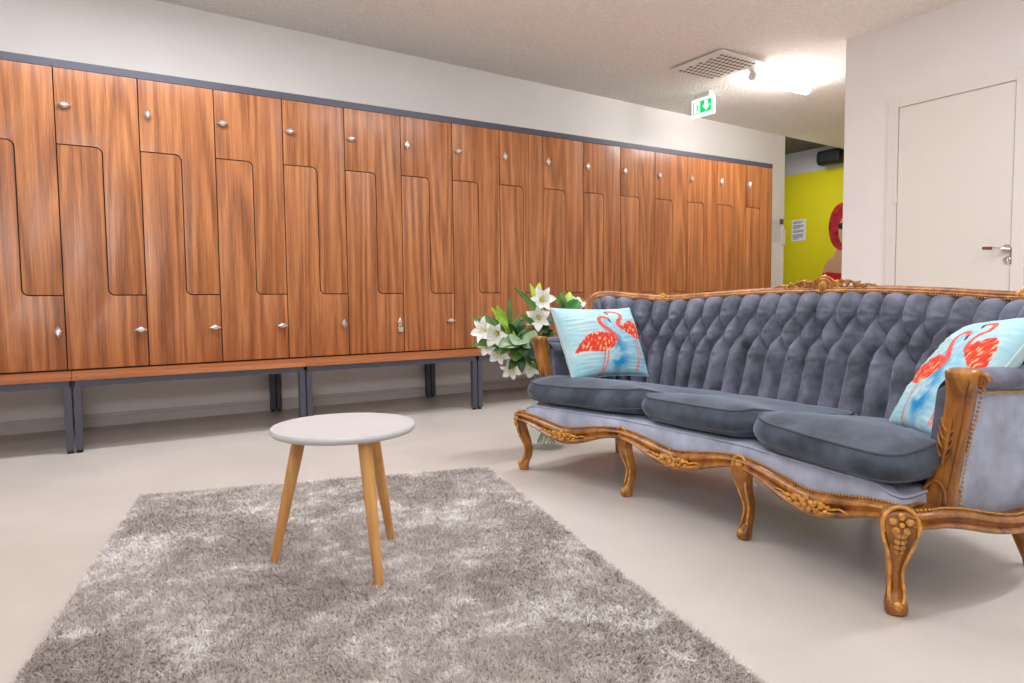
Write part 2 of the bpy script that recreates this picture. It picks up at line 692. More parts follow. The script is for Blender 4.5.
# padlock hanging from a lower lock of the third unit
px, pz = U0 + 1.6 + 0.364, ZB + 0.209
pl = empty('padlock', (px, YD - 0.012, pz - 0.06), 'small silver padlock hanging below the knob on a lower locker door', 'padlock')
obj('padlock_body', MB().box((px - 0.017, YD - 0.026, pz - 0.066), (px + 0.017, YD - 0.006, pz - 0.036)), M['silver'], pl, smooth=30, bevel=0.003)
sh = [(px + 0.010 * math.cos(a), YD - 0.016, pz - 0.024 + 0.012 * math.sin(a)) for a in np.linspace(0, PI, 11)]
obj('shackle', MB().tube([(px + 0.010, YD - 0.016, pz - 0.037)] + sh + [(px - 0.010, YD - 0.016, pz - 0.037)], 0.0028, 8), M['chrome'], pl)

# ------------------------------------------------------------------ ceiling fittings, signs
vx0, vx1, vy0, vy1 = 4.15, 4.66, 3.595, 4.13
vz = ceil_z(4.66)
vt = empty('ceiling_vent', (4.4, 3.86, vz - 0.02), 'square white perforated air vent in the ceiling', 'vent')
obj('frame', MB().box((vx0, vy0, vz - 0.020), (vx1, vy1, vz - 0.004)).box((vx0 + 0.03, vy0 + 0.03, vz - 0.004), (vx1 - 0.03, vy1 - 0.03, vz + 0.03)), M['lampbody'], vt, smooth=0, bevel=0.003)
pf = MB()
for i in range(9):
    for j in range(9):
        cx = vx0 + 0.075 + (vx1 - vx0 - 0.15) * (i + (0.25 if j % 2 else -0.25)) / 8
        cy = vy0 + 0.06 + (vy1 - vy0 - 0.12) * j / 8
        pf.lathe([(0.0, -0.0015), (0.0165, -0.0015), (0.0165, 0.001)], (cx, cy, vz - 0.020), 12)
obj('perforation', pf, simple('vent_hole', (120, 112, 104), 0.9), vt, smooth=0)

lz = ceil_z(5.1)
lp = empty('fluorescent_lamp', (5.08, 3.76, lz), 'lit fluorescent batten lamp on the ceiling beyond the air vent', 'lamp')
obj('housing', MB().box((4.68, 3.735, lz - 0.022), (5.46, 3.785, lz + 0.014)), M['lampbody'], lp, smooth=0, bevel=0.004)
obj('diffuser', MB().tube([(4.745, 3.76, lz - 0.060), (4.75, 3.76, lz - 0.060), (5.41, 3.76, lz - 0.060), (5.415, 3.76, lz - 0.060)], [0.034, 0.042, 0.042, 0.034], 24), M['lamp'], lp, smooth=60)
obj('end_cap', MB().tube([(4.69, 3.76, lz - 0.058), (4.742, 3.76, lz - 0.058)], 0.036, 16), M['lampbody'], lp)

es = empty('exit_sign', (4.9, 4.458, 2.48), 'small green and white emergency exit sign hanging from the ceiling', 'sign')
ey0, ey1, ez0, ez1 = 4.333, 4.583, 2.412, 2.574
obj('sign_box', MB().box((4.885, ey0, ez0), (4.915, ey1, ez1)), M['signwhite'], es, smooth=0, bevel=0.004)
obj('ceiling_mount', MB().box((4.88, 4.37, ez1), (4.92, 4.545, ceil_z(4.9) + 0.003)), M['lampbody'], es, smooth=0, bevel=0.003)
SX = 4.8845


def sign(poly, name, m, d=0.0):
    return obj(name, MB().prism([(ey1 - a * (ey1 - ey0), ez0 + b * (ez1 - ez0)) for a, b in poly], SX - 0.001 - d, SX + 0.001, 'yz'), m, es, smooth=0)


sign([(0.07, 0.18), (0.93, 0.18), (0.93, 0.86), (0.07, 0.86)], 'pictogram_ground', M['green'])
sign([(0.13, 0.23), (0.40, 0.23), (0.40, 0.82), (0.13, 0.82)], 'door_pictogram', M['signwhite'], 0.001)
# running figure
run = MB()


def runp(poly):
    run.prism([(ey1 - a * (ey1 - ey0), ez0 + b * (ez1 - ez0)) for a, b in poly], SX - 0.003, SX + 0.001, 'yz')


runp([(0.285 + 0.022 * math.cos(t), 0.70 + 0.036 * math.sin(t)) for t in np.linspace(0, 2 * PI, 12, endpoint=False)])
runp([(0.24, 0.64), (0.30, 0.64), (0.32, 0.46), (0.26, 0.44)])
runp([(0.26, 0.46), (0.32, 0.46), (0.37, 0.28), (0.33, 0.28)])
runp([(0.26, 0.46), (0.30, 0.42), (0.25, 0.36), (0.17, 0.34), (0.17, 0.38), (0.23, 0.40)])
runp([(0.24, 0.64), (0.26, 0.60), (0.20, 0.54), (0.18, 0.57)])
runp([(0.30, 0.62), (0.30, 0.57), (0.37, 0.54), (0.38, 0.58)])
obj('running_figure', run, M['green'], es, smooth=0)
sign([(0.62, 0.80), (0.76, 0.80), (0.76, 0.56), (0.86, 0.56), (0.69, 0.28), (0.52, 0.56), (0.62, 0.56)], 'arrow', M['signwhite'], 0.001)

# speaker on the far wall
sp = empty('wall_speaker', (8.25, 5.46, 2.46), 'black oblong loudspeaker mounted high on the wall above the lime paint', 'speaker')
R = []
for y, s in ((5.20, 0.7), (5.225, 1.0), (5.51, 1.0), (5.535, 0.7)):
    ring = []
    for k in range(24):
        a = 2 * PI * k / 24
        cx, sz = math.cos(a), math.sin(a)
        ring.append((8.25 + 0.085 * s * math.copysign(abs(cx) ** 0.5, cx), y, 2.535 + 0.092 * s * math.copysign(abs(sz) ** 0.5, sz)))
    R.append(ring)
obj('speaker_cabinet', MB().rings(R), M['black'], sp, smooth=50)
obj('speaker_grille', MB().box((8.158, 5.24, 2.475), (8.166, 5.495, 2.595)), simple('speaker_mesh', (30, 30, 32), 0.8, bumps=0.5, bs=400), sp, smooth=0, bevel=0.003)
obj('bracket', MB().box((8.33, 5.32, 2.50), (8.402, 5.42, 2.57)), M['black'], sp, smooth=0)

# notice on the lime wall
nt_ = empty('wall_notice', (8.395, 5.92, 1.66), 'printed white notice sheet taped to the lime wall', 'notice')
obj('sheet', MB().box((8.394, 5.815, 1.515), (8.400, 6.03, 1.805)), M['paper'], nt_, smooth=0)
tx = MB()
for k, (za, w) in enumerate([(1.775, .9), (1.758, .7), (1.725, .95), (1.708, .9), (1.691, .6), (1.655, .95), (1.638, .9), (1.60, .95), (1.583, .85), (1.566, .9), (1.545, .5)]):
    tx.box((8.3925, 6.01 - 0.175 * w, za - 0.005), (8.394, 6.01, za + 0.005))
obj('printed_lines', tx, M['ink'], nt_, smooth=0)

# notice and holder on the end of the locker wall
nh = empty('notice_holder', (6.75, YW - 0.01, 1.50), 'clear holder with white papers on the wall strip right of the lockers', 'holder')
obj('back_sheet', MB().box((6.66, YW - 0.004, 1.37), (6.81, YW + 0.002, 1.62)), M['paper'], nh, smooth=0)
obj('folder', MB().box((6.80, YW - 0.028, 1.35), (6.86, YW, 1.53)), M['paper'], nh, smooth=0, bevel=0.003)
obj('clip', MB().box((6.79, YW - 0.022, 1.585), (6.835, YW, 1.64)), simple('clip_grey', (96, 92, 92), 0.5), nh, smooth=0, bevel=0.003)

# printed mural of a woman in red, half hidden by the wall corner
mu = empty('wall_mural', (8.395, 5.3, 1.0), 'mural print of a red-haired woman in a red top on the lime wall', 'mural')


def mural(poly, name, m, d):
    return obj(name, MB().prism(poly, 8.4 - d, 8.4, 'yz'), m, mu, smooth=0)


mural([(5.29 + 0.19 * math.cos(t), 1.655 + 0.305 * math.sin(t)) for t in np.linspace(0, 2 * PI, 40, endpoint=False)], 'hair_print', M['hair_print'], 0.004)
mural([(5.22 + 0.12 * math.cos(t), 1.60 + 0.20 * math.sin(t)) for t in np.linspace(0, 2 * PI, 30, endpoint=False)], 'face_print', M['skin'], 0.006)
mural([(5.30 + 0.045 * math.cos(t), 1.66 + 0.04 * math.sin(t)) for t in np.linspace(0, 2 * PI, 20, endpoint=False)], 'eye_print', M['lash_print'], 0.008)
mural(catmull([(5.56, 0.92), (5.55, 1.10), (5.50, 1.21), (5.40, 1.28), (5.35, 1.36), (5.16, 1.36), (5.10, 1.27), (5.0, 1.2), (4.96, 0.92)], 6), 'shoulder_print', M['skin'], 0.003)
mural([(5.545, 0.60), (5.555, 1.06), (5.48, 1.075), (5.38, 1.06), (5.26, 1.05), (5.1, 1.06), (4.97, 1.05), (4.97, 0.60)], 'dress_print', M['red_print'], 0.005)

# ------------------------------------------------------------------ rug
ra = math.radians(13.0)
rug_o = Vector((0.19, 3.075, 0))
ex = Vector((math.cos(-math.atan2(0.395, 1.36)), math.sin(-math.atan2(0.395, 1.36)), 0))
ey = Vector((-math.sin(math.radians(13.2)), -math.cos(math.radians(13.2)), 0))
RW, RL = 1.415, 2.15


def rugp(a, b, z):
    p = rug_o + ex * a + ey * b
    return (p.x, p.y, z)


rg = MB()
rg.add([rugp(0, 0, 0.001), rugp(RW, 0, 0.001), rugp(RW, RL, 0.001), rugp(0, RL, 0.001),
        rugp(0, 0, 0.010), rugp(RW, 0, 0.010), rugp(RW, RL, 0.010), rugp(0, RL, 0.010)],
       [(0, 3, 2, 1), (4, 5, 6, 7), (0, 1, 5, 4), (1, 2, 6, 5), (2, 3, 7, 6), (3, 0, 4, 7)])
rug = obj('rug', rg, M['rugback'], None, smooth=0)
tag(rug, 'light grey sheen-mottled shaggy rug under the round white table', 'rug')


def pile(n):
    a = rng.uniform(-0.004, RW + 0.004, n)
    b = rng.uniform(-0.004, RL + 0.004, n)
    base = np.array(rug_o)[None] + a[:, None] * np.array(ex)[None] + b[:, None] * np.array(ey)[None]
    base[:, 2] = 0.008
    # lie of the pile: slow swirls plus scatter
    ang = 2.2 * np.sin(a * 3.1 + 1.3 * np.sin(b * 2.3)) + 1.9 * np.sin(b * 2.7 + 1.1 * np.cos(a * 4.1)) + rng.normal(0, 1.7, n)
    lean = np.abs(rng.normal(0.85, 0.3, n))
    L = rng.uniform(0.012, 0.020, n)
    d = np.stack([np.cos(ang) * np.sin(lean), np.sin(ang) * np.sin(lean), np.cos(lean)], 1)
    side = np.stack([-np.sin(ang), np.cos(ang), 0 * ang], 1)
    tw = rng.uniform(-1, 1, n)
    fwd = np.stack([np.cos(ang), np.sin(ang), 0 * ang], 1)
    side = side * np.cos(tw)[:, None] + fwd * np.sin(tw)[:, None]
    w = rng.uniform(0.0008, 0.0013, n)[:, None]
    mid = base + d * (L * 0.55)[:, None]
    tip = base + d * L[:, None]
    tip[:, 2] -= L * 0.10
    tip += fwd * (L * 0.22)[:, None]
    V = np.stack([base - side * w, base + side * w, mid - side * w, mid + side * w, tip - side * w * 0.3, tip + side * w * 0.3], 1).reshape(-1, 3)
    i = (np.arange(n) * 6)[:, None]
    F = np.concatenate([i + np.array([[0, 1, 3, 2]]), i + np.array([[2, 3, 5, 4]])], 1).reshape(-1, 4)
    me = bpy.data.meshes.new('pile')
    me.vertices.add(len(V))
    me.vertices.foreach_set('co', V.astype(np.float32).ravel())
    me.loops.add(F.size)
    me.loops.foreach_set('vertex_index', F.astype(np.int32).ravel())
    me.polygons.add(len(F))
    me.polygons.foreach_set('loop_start', np.arange(0, F.size, 4, dtype=np.int32))
    me.materials.append(M['pile'])
    me.update(calc_edges=True)
    me.validate()
    me.shade_smooth()
    o = bpy.data.objects.new('pile', me)
    COL.objects.link(o)
    o.parent = rug
    tag(o, None, None, None, 'stuff')
    return o


pile(420000)

# ------------------------------------------------------------------ round table
tc = Vector((0.64, 1.925, 0))
tb = empty('side_table', (tc.x, tc.y, 0.012), 'small round white table on three beech legs on the rug', 'table')
TZ = 0.425
obj('tabletop', MB().lathe([(0.0, -0.022), (0.190, -0.022), (0.199, -0.018), (0.204, -0.010), (0.204, -0.004), (0.201, 0.0), (0.0, 0.0)], (tc.x, tc.y, TZ), 72), M['white_top'], tb, smooth=40)
for fx, fy in ((0.462, 2.054), (0.661, 1.731), (0.826, 2.047)):
    foot = Vector((fx, fy, 0.016))
    d = Vector((fx - tc.x, fy - tc.y, 0))
    top = Vector((tc.x, tc.y, TZ - 0.020)) + d.normalized() * 0.128
    pts = [foot.lerp(top, t) for t in np.linspace(0, 1, 9)]
    lg = obj('leg', MB().tube(pts, [0.0125, 0.0135, 0.0145, 0.0155, 0.0165, 0.0175, 0.0185, 0.019, 0.0195], 18), M['beech'], tb, smooth=50)

# ------------------------------------------------------------------ sofa
D0 = 1.735
SO = Vector((2.15, D0, 0))
sofa = empty('sofa', SO, 'long curved antique sofa in blue-grey velvet with carved gilded wood frame', 'sofa')

#            X     d     z of top
TOP = [(2.640, 0.00, 0.803), (2.625, 0.25, 0.800), (2.580, 0.50, 0.788), (2.500, 0.765, 0.772), (2.410, 0.90, 0.783),
       (2.300, 1.005, 0.797), (2.228, 1.028, 0.772), (2.190, 1.015, 0.690), (2.150, 0.972, 0.605), (2.08, 0.928, 0.574), (1.96, 0.915, 0.578), (1.845, 0.905, 0.584)]
BOT = [(2.470, 0.00, 0.27), (2.460, 0.25, 0.27), (2.430, 0.50, 0.27), (2.370, 0.70, 0.27), (2.300, 0.825, 0.27),
       (2.235, 0.885, 0.27), (2.19, 0.905, 0.27), (2.15, 0.910, 0.27), (2.11, 0.903, 0.27), (2.04, 0.895, 0.27), (1.94, 0.884, 0.27), (1.845, 0.872, 0.27)]


def both(ctrl, n):
    full = [(x, -d, z) for x, d, z in ctrl[:0:-1]] + [(x, d, z) for x, d, z in ctrl]
    return np.array(catmull(full, n))


NS = 30
TC, BC = both(TOP, NS), both(BOT, NS)
LEN = np.concatenate([[0], np.cumsum(np.linalg.norm(np.diff(TC[:, :2], axis=0), axis=1))])
LEN -= LEN[len(LEN) // 2]
NP = len(TC)


def resample(A, m):
    """even steps of arc length along the top curve"""
    s = np.linspace(LEN[0], LEN[-1], m)
    return np.stack([np.interp(s, LEN, A[:, k]) for k in range(A.shape[1])], 1), s


def W(x, d, z):
    return (x, D0 + d, z)


MS = 640
TS, SS = resample(TC, MS)
BS, _ = resample(BC, MS)


def normals(A):
    t = np.gradient(A[:, :2], axis=0)
    nrm = np.stack([-t[:, 1], t[:, 0]], 1)
    nrm /= np.linalg.norm(nrm, axis=1)[:, None]
    # point towards the sitter (-X in the middle)
    if nrm[len(A) // 2, 0] > 0:
        nrm = -nrm
    return nrm


NT, NB = normals(TS), normals(BS)
SP, RH = 0.0945, 0.086


def tuft(s, z, zt):
    v = (zt - 0.085 - z) / RH
    u = s / SP
    if v < 0:
        h = abs(math.sin(PI * u)) ** 0.75
        edge = max(0.0, min(1.0, (zt - z) / 0.085))
        h = h * (0.85 + 0.15 * edge)
    elif v > 2:
        h = abs(math.sin(PI * u)) ** 0.75
    else:
        h = (abs(math.sin(PI * (u + v / 2))) * abs(math.sin(PI * (u - v / 2)))) ** 0.42
    return h


def pleats(s, z, zt):
    """small folds that fan out from every button"""
    o = 0.0
    for row in range(3):
        zb_ = zt - 0.085 - row * RH
        u0 = math.floor(s / SP + (0.0 if row % 2 == 0 else 0.5))
        for q in (0, 1):
            uc = (u0 + q) - (0.0 if row % 2 == 0 else 0.5)
            dx, dz = s - uc * SP, z - zb_
            r = math.hypot(dx, dz)
            if r < 0.12:
                ph = 2.4 * math.sin(uc * 12.9 + row * 4.1)
                n_ = 7 + (int(abs(uc * 7) + row) % 3)
                o += math.cos(n_ * math.atan2(dz, dx) + ph) * math.exp(-r / 0.038) * r / (r + 0.012)
    return o


SB = 1.22     # tufting runs to here either side, arms are plain
KT = 84
G1 = []
for j in range(KT):
    t = j / (KT - 1)
    row = []
    for i in range(MS):
        zt = TS[i, 2] - 0.004
        z0 = 0.27
        z = z0 + (zt - z0) * t
        P = BS[i, :2] * (1 - t) + TS[i, :2] * t
        n = NB[i] * (1 - t) + NT[i] * t
        s = SS[i]
        k = max(0.0, min(1.0, (SB - abs(s)) / 0.10))
        h = tuft(s, z, zt)
        # bolster roll-over at the top
        q = max(0.0, min(1.0, (zt - z) / 0.05))
        roll = math.sqrt(1 - (1 - q) ** 2)
        low = max(0.0, min(1.0, (z - 0.27) / 0.05))
        fold = 1 if z < zt - 0.07 else 0.25
        wr = fold * (mnoise.noise(Vector((s * 26 + z * 8, z * 9, 3.1))) * 0.007 + mnoise.noise(Vector((s * 60 - z * 14, z * 15, 1.1))) * 0.0045 + mnoise.noise(Vector((s * 110 + z * 40, z * 22, 4.1))) * 0.0016)
        wr += 0.0075 * pleats(s, z, zt) * (1 if z < zt - 0.05 else 0.2)
        off = 0.012 + roll * (0.030 + k * (0.064 * h - 0.028 + wr) + (1 - k) * 0.022)
        p = P + n * off
        row.append(W(p[0], p[1], z - 0.014 * k * (1 - h) * max(0.0, 1 - (zt - z) / 0.06)))
    G1.append(row)
G2 = []
for j in range(9):
    t = j / 8
    row = []
    for i in range(MS):
        zt = TS[i, 2] - 0.004
        zq = max(0.0, min(1.0, (TS[i, 0] - 1.76) / 0.28))
        z0 = 0.236 - 0.048 * zq
        z = z0 + (zt - z0) * t
        P = BS[i, :2] * (1 - t) + TS[i, :2] * t
        n = NB[i] * (1 - t) + NT[i] * t
        p = P - n * (0.022 - 0.012 * abs(2 * t - 1) ** 3)
        row.append(W(p[0], p[1], z))
    G2.append(row)
mb = MB().grid(G1)
for e_ in (0, -1):
    mb.grid([[G1[j * (KT - 1) // 8][e_] for j in range(9)], [G2[j][e_] for j in range(9)]])
obj('tufted_backrest', mb, M['velvet'], sofa, smooth=180)
mb = MB().grid(G2)
mb.grid([G2[-1], G1[-1]])
mb.grid([G2[0], G1[0]])
obj('outer_panel', mb, M['velvet_lit'], sofa, smooth=60)

# gilded top rail: follows the top edge, sweeps down into the arms
sel = [i for i in range(0, MS, 4) if abs(SS[i]) < 1.47]
pts, rad = [], []
for i in sel:
    p = TS[i, :2] - NT[i] * 0.004
    pts.append(W(p[0], p[1], TS[i, 2] + 0.004))
    e = min(1.0, (1.47 - abs(SS[i])) / 0.25)
    rad.append(0.009 + 0.007 * e)
rail = MB().tube(pts, rad, 12, up=(0, 0, 1), flat=0.8)
pts2 = [W(*(TS[i, :2] + NT[i] * 0.016), TS[i, 2] - 0.004) for i in sel]
rail.tube(pts2, 0.0065, 8)
obj('top_rail', rail, M['carve'], sofa, smooth=60)


def at_s(s):
    i = int(np.argmin(abs(SS - s)))
    p = TS[i, :2]
    tg = TS[min(i + 1, MS - 1)] - TS[max(i - 1, 0)]
    tg = tg / np.linalg.norm(tg)
    return np.array([p[0], D0 + p[1], TS[i, 2]]), np.array(tg), NT[i]


def scroll(mb, c, tdir, up, r0, turns, rad, sgn=1, n=26):
    """a C-scroll in the plane of tdir and up"""
    pts, rr = [], []
    for k in range(n):
        t = k / (n - 1)
        a = sgn * t * turns * 2 * PI
        r = r0 * (1 - 0.78 * t)
        pts.append(np.array(c) + np.array(tdir) * (math.cos(a) * r - r0) * sgn + np.array(up) * math.sin(abs(a)) * r)
        rr.append(rad * (1 - 0.45 * t))
    mb.tube([tuple(p) for p in pts], rr, 8)


# carved crest in the middle
cr = MB()
c0, tg, nn = at_s(0)
up = np.array([0.10, 0, 0.99])
T3 = np.array([tg[0], tg[1], tg[2]])


def cp(a, h, o=0.0):
    q, t_, n_ = at_s(a)
    return np.array([q[0] + n_[0] * o, q[1] + n_[1] * o, q[2] + h])


# central cartouche
cr.ball(tuple(cp(0, 0.012, 0.012)), (0.014, 0.020, 0.028), 12, 8)
cr.tube([tuple(cp(0.034 * math.cos(a), 0.014 + 0.030 * math.sin(a), 0.008)) for a in np.linspace(-0.4, PI + 0.4, 20)], 0.0065, 8)
cr.tube([tuple(cp(x, h, 0.004)) for x, h in ((-0.05, 0.030), (-0.025, 0.046), (0, 0.056), (0.025, 0.046), (0.05, 0.030))], [0.004, 0.006, 0.008, 0.006, 0.004], 8)
for sg in (-1, 1):
    for a0, h0, r0, rad in ((0.055, 0.016, 0.020, 0.006), (0.095, 0.022, 0.018, 0.0055), (0.15, 0.014, 0.015, 0.005)):
        pts = []
        for k in range(22):
            t = k / 21
            ang = t * 1.4 * 2 * PI
            r = r0 * (1 - 0.75 * t)
            pts.append(tuple(cp(sg * (a0 + r * math.cos(ang)), h0 + r * math.sin(ang), 0.008)))
        cr.tube(pts, [rad * (1 - 0.4 * k / 21) for k in range(22)], 8)
    pts = [tuple(cp(sg * a, h, 0.006)) for a, h in ((0.03, 0.006), (0.07, 0.034), (0.11, 0.036), (0.15, 0.022), (0.20, 0.022), (0.25, 0.008))]
    cr.tube(catmull(pts, 5), [0.0065 - 0.003 * k / 25 for k in range(26)], 8)
    for k in range(7):
        a = 0.05 + 0.026 * k
        h = 0.034 - 0.003 * k + 0.006 * math.sin(k * 2.1)
        Mx = Matrix.Rotation(sg * 0.7, 3, 'X')
        cr.ball(tuple(cp(sg * a, h, 0.010 * math.sin(k * 1.7))), (0.006, 0.013, 0.0055), 8, 6, Mx)
obj('crest_carving', cr, M['carve'], sofa, smooth=60)
# small shells on the rail at either shoulder
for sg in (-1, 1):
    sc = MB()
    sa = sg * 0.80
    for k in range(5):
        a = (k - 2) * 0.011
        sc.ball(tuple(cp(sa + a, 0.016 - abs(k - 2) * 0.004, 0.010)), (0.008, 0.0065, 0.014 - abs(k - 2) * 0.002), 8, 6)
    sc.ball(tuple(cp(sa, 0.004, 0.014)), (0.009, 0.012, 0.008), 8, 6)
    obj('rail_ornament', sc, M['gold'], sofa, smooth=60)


# ---- seat platform
def FX(d):
    """front line of the seat, bowed back in the middle, swelling between the legs"""
    a = abs(d)
    base = 1.792 - 0.118 * (d / 0.86) ** 2
    if a < 0.29:
        q = a / 0.29
        sw = 0.012 * (1 - q * q)
    else:
        q = min(1, max(0, (a - 0.29) / 0.57))
        sw = 0.018 * math.sin(PI * q)
    return base - sw


fr_ctrl = [(FX(d), d) for d in np.linspace(-0.84, 0.84, 61)]
corner = [(1.670, 0.856), (1.680, 0.876), (1.715, 0.893), (1.78, 0.902), (1.86, 0.912), (1.95, 0.930), (2.05, 0.944), (2.15, 0.944), (2.24, 0.920),
          (2.33, 0.85), (2.41, 0.71), (2.46, 0.52), (2.49, 0.26), (2.50, 0.0)]
half = corner
OUT = fr_ctrl + half + [(x, -d) for x, d in corner[-2::-1]]
OUT = np.array(OUT)
# resample evenly
L2 = np.concatenate([[0], np.cumsum(np.linalg.norm(np.diff(np.vstack([OUT, OUT[:1]]), axis=0), axis=1))])
NO = 420
so = np.linspace(0, L2[-1], NO, endpoint=False)
OC = np.vstack([OUT, OUT[:1]])
OUTL = np.stack([np.interp(so, L2, OC[:, 0]), np.interp(so, L2, OC[:, 1])], 1)
tn = np.roll(OUTL, -1, 0) - np.roll(OUTL, 1, 0)
ON = np.stack([tn[:, 1], -tn[:, 0]], 1)
ON /= np.linalg.norm(ON, axis=1)[:, None]
if ON[20, 0] > 0:
    ON = -ON       # outward
LEGD = (-0.845, -0.29, 0.285, 0.862)


def frontness(i):
    return OUTL[i, 0] < 1.83 and abs(OUTL[i, 1]) < 0.868


def rail_z(i):
    x, d = OUTL[i]
    if frontness(i):
        ks = [-0.86, -0.29, 0.29, 0.86]
        for a, b in zip(ks[:-1], ks[1:]):
            if a <= d <= b:
                q = (d - a) / (b - a)
                break
        else:
            q = 0
        c = abs(math.cos(PI * q))
        zt = 0.234 + 0.034 * c ** 1.4
        zb = 0.172 + 0.062 * c ** 1.9
        return zt, zb
    # sides and back
    q = min(1, max(0, (x - 1.72) / 0.36))
    zt = 0.262 - 0.058 * q * q * (3 - 2 * q)
    return zt, zt - 0.040 - 0.006 * math.sin(PI * q)


fab = [(FX(d), d) for d in np.linspace(-0.80, 0.80, 61)]
fcor = [(1.684, 0.820), (1.690, 0.836), (1.702, 0.845), (1.725, 0.848), (1.78, 0.845), (1.86, 0.848), (2.0, 0.866), (2.12, 0.865), (2.22, 0.84), (2.32, 0.76), (2.40, 0.62), (2.44, 0.4), (2.46, 0.0)]
FO = np.array(fab + fcor + [(x, -d) for x, d in fcor[-2::-1]])
FO = np.vstack([FO, FO[:1]])
fl_ = np.concatenate([[0], np.cumsum(np.linalg.norm(np.diff(FO, axis=0), axis=1))])
fs_ = np.linspace(0, fl_[-1], NO, endpoint=False)
FOL = np.stack([np.interp(fs_, fl_, FO[:, 0]), np.interp(fs_, fl_, FO[:, 1])], 1)
ft_ = np.roll(FOL, -2, 0) - np.roll(FOL, 2, 0)
FN = np.stack([ft_[:, 1], -ft_[:, 0]], 1)
FN /= np.linalg.norm(FN, axis=1)[:, None]
if FN[20, 0] > 0:
    FN = -FN


def fdrop(i):
    x, d = FOL[i]
    k = min(1.0, max(0.0, (abs(d) - 0.76) / 0.09))
    return 0.024 * k * k * (3 - 2 * k) if x < 2.0 else 0.024


ringL = []
for z, o in ((0.225, -0.006), (0.255, -0.001), (0.280, 0.001), (0.299, -0.003), (0.310, -0.012), (0.314, -0.03)):
    ringL.append([W(FOL[i, 0] + FN[i, 0] * o, FOL[i, 1] + FN[i, 1] * o, z - fdrop(i) * (1 if z > 0.27 else 0.3)) for i in range(NO)])
sbm = MB().rings(ringL, cap0=True, cap1=True)
obj('seat_base', sbm, M['velvet_lit'], sofa, smooth=50)
# welt along the top of the seat base
obj('seat_welt', MB().tube([W(FOL[i, 0] - FN[i, 0] * 0.005, FOL[i, 1] - FN[i, 1] * 0.005, 0.307 - fdrop(i)) for i in range(0, NO, 2)], 0.0045, 8, closed=True), M['velvet_lit'], sofa, smooth=60)

# ---- carved seat rail
R = []
for i in range(NO):
    zt, zb = rail_z(i)
    h = zt - zb
    prof = [(-0.075, zt), (0.004, zt), (0.010, zt - 0.10 * h), (0.017, zt - 0.20 * h), (0.019, zt - 0.34 * h), (0.012, zt - 0.46 * h), (0.010, zt - 0.62 * h),
            (0.017, zt - 0.74 * h), (0.022, zt - 0.86 * h), (0.019, zb + 0.02 * h), (0.008, zb - 0.003), (-0.03, zb)]
    R.append([W(OUTL[i, 0] + ON[i, 0] * o, OUTL[i, 1] + ON[i, 1] * o, z) for o, z in prof])
obj('seat_rail', MB().rings(R, closed_path=True), M['carve'], sofa, smooth=50)

# carved flower sprays in the middle of each front section


def nearest_front(d):
    c = [i for i in range(NO) if OUTL[i, 0] < 1.83]
    return min(c, key=lambda i: abs(OUTL[i, 1] - d))


def fpt(d, z, o):
    i = nearest_front(d)
    f_ = (d - OUTL[i, 1])
    return (OUTL[i, 0] + ON[i, 0] * o - ON[i, 1] * 0, D0 + d, z)


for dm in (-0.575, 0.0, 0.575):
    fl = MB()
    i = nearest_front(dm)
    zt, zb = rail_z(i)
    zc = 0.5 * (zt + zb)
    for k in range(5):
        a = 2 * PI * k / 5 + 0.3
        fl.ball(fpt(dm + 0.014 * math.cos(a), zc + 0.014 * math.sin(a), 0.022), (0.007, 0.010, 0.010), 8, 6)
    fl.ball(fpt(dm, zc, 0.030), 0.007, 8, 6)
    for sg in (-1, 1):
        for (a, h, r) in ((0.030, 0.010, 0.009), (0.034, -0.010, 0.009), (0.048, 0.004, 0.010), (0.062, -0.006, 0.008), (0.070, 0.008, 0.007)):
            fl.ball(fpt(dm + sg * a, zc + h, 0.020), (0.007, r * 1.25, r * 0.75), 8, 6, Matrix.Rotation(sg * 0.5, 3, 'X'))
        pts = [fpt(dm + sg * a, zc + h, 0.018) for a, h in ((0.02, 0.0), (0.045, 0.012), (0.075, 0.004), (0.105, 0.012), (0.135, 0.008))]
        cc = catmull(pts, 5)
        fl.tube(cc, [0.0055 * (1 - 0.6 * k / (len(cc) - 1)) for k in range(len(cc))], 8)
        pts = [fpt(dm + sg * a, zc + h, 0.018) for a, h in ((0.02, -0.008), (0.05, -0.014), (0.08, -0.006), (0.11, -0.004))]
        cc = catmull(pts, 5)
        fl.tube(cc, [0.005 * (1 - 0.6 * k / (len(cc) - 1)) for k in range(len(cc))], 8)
    obj('rail_carving', fl, M['gold'], sofa, smooth=60)


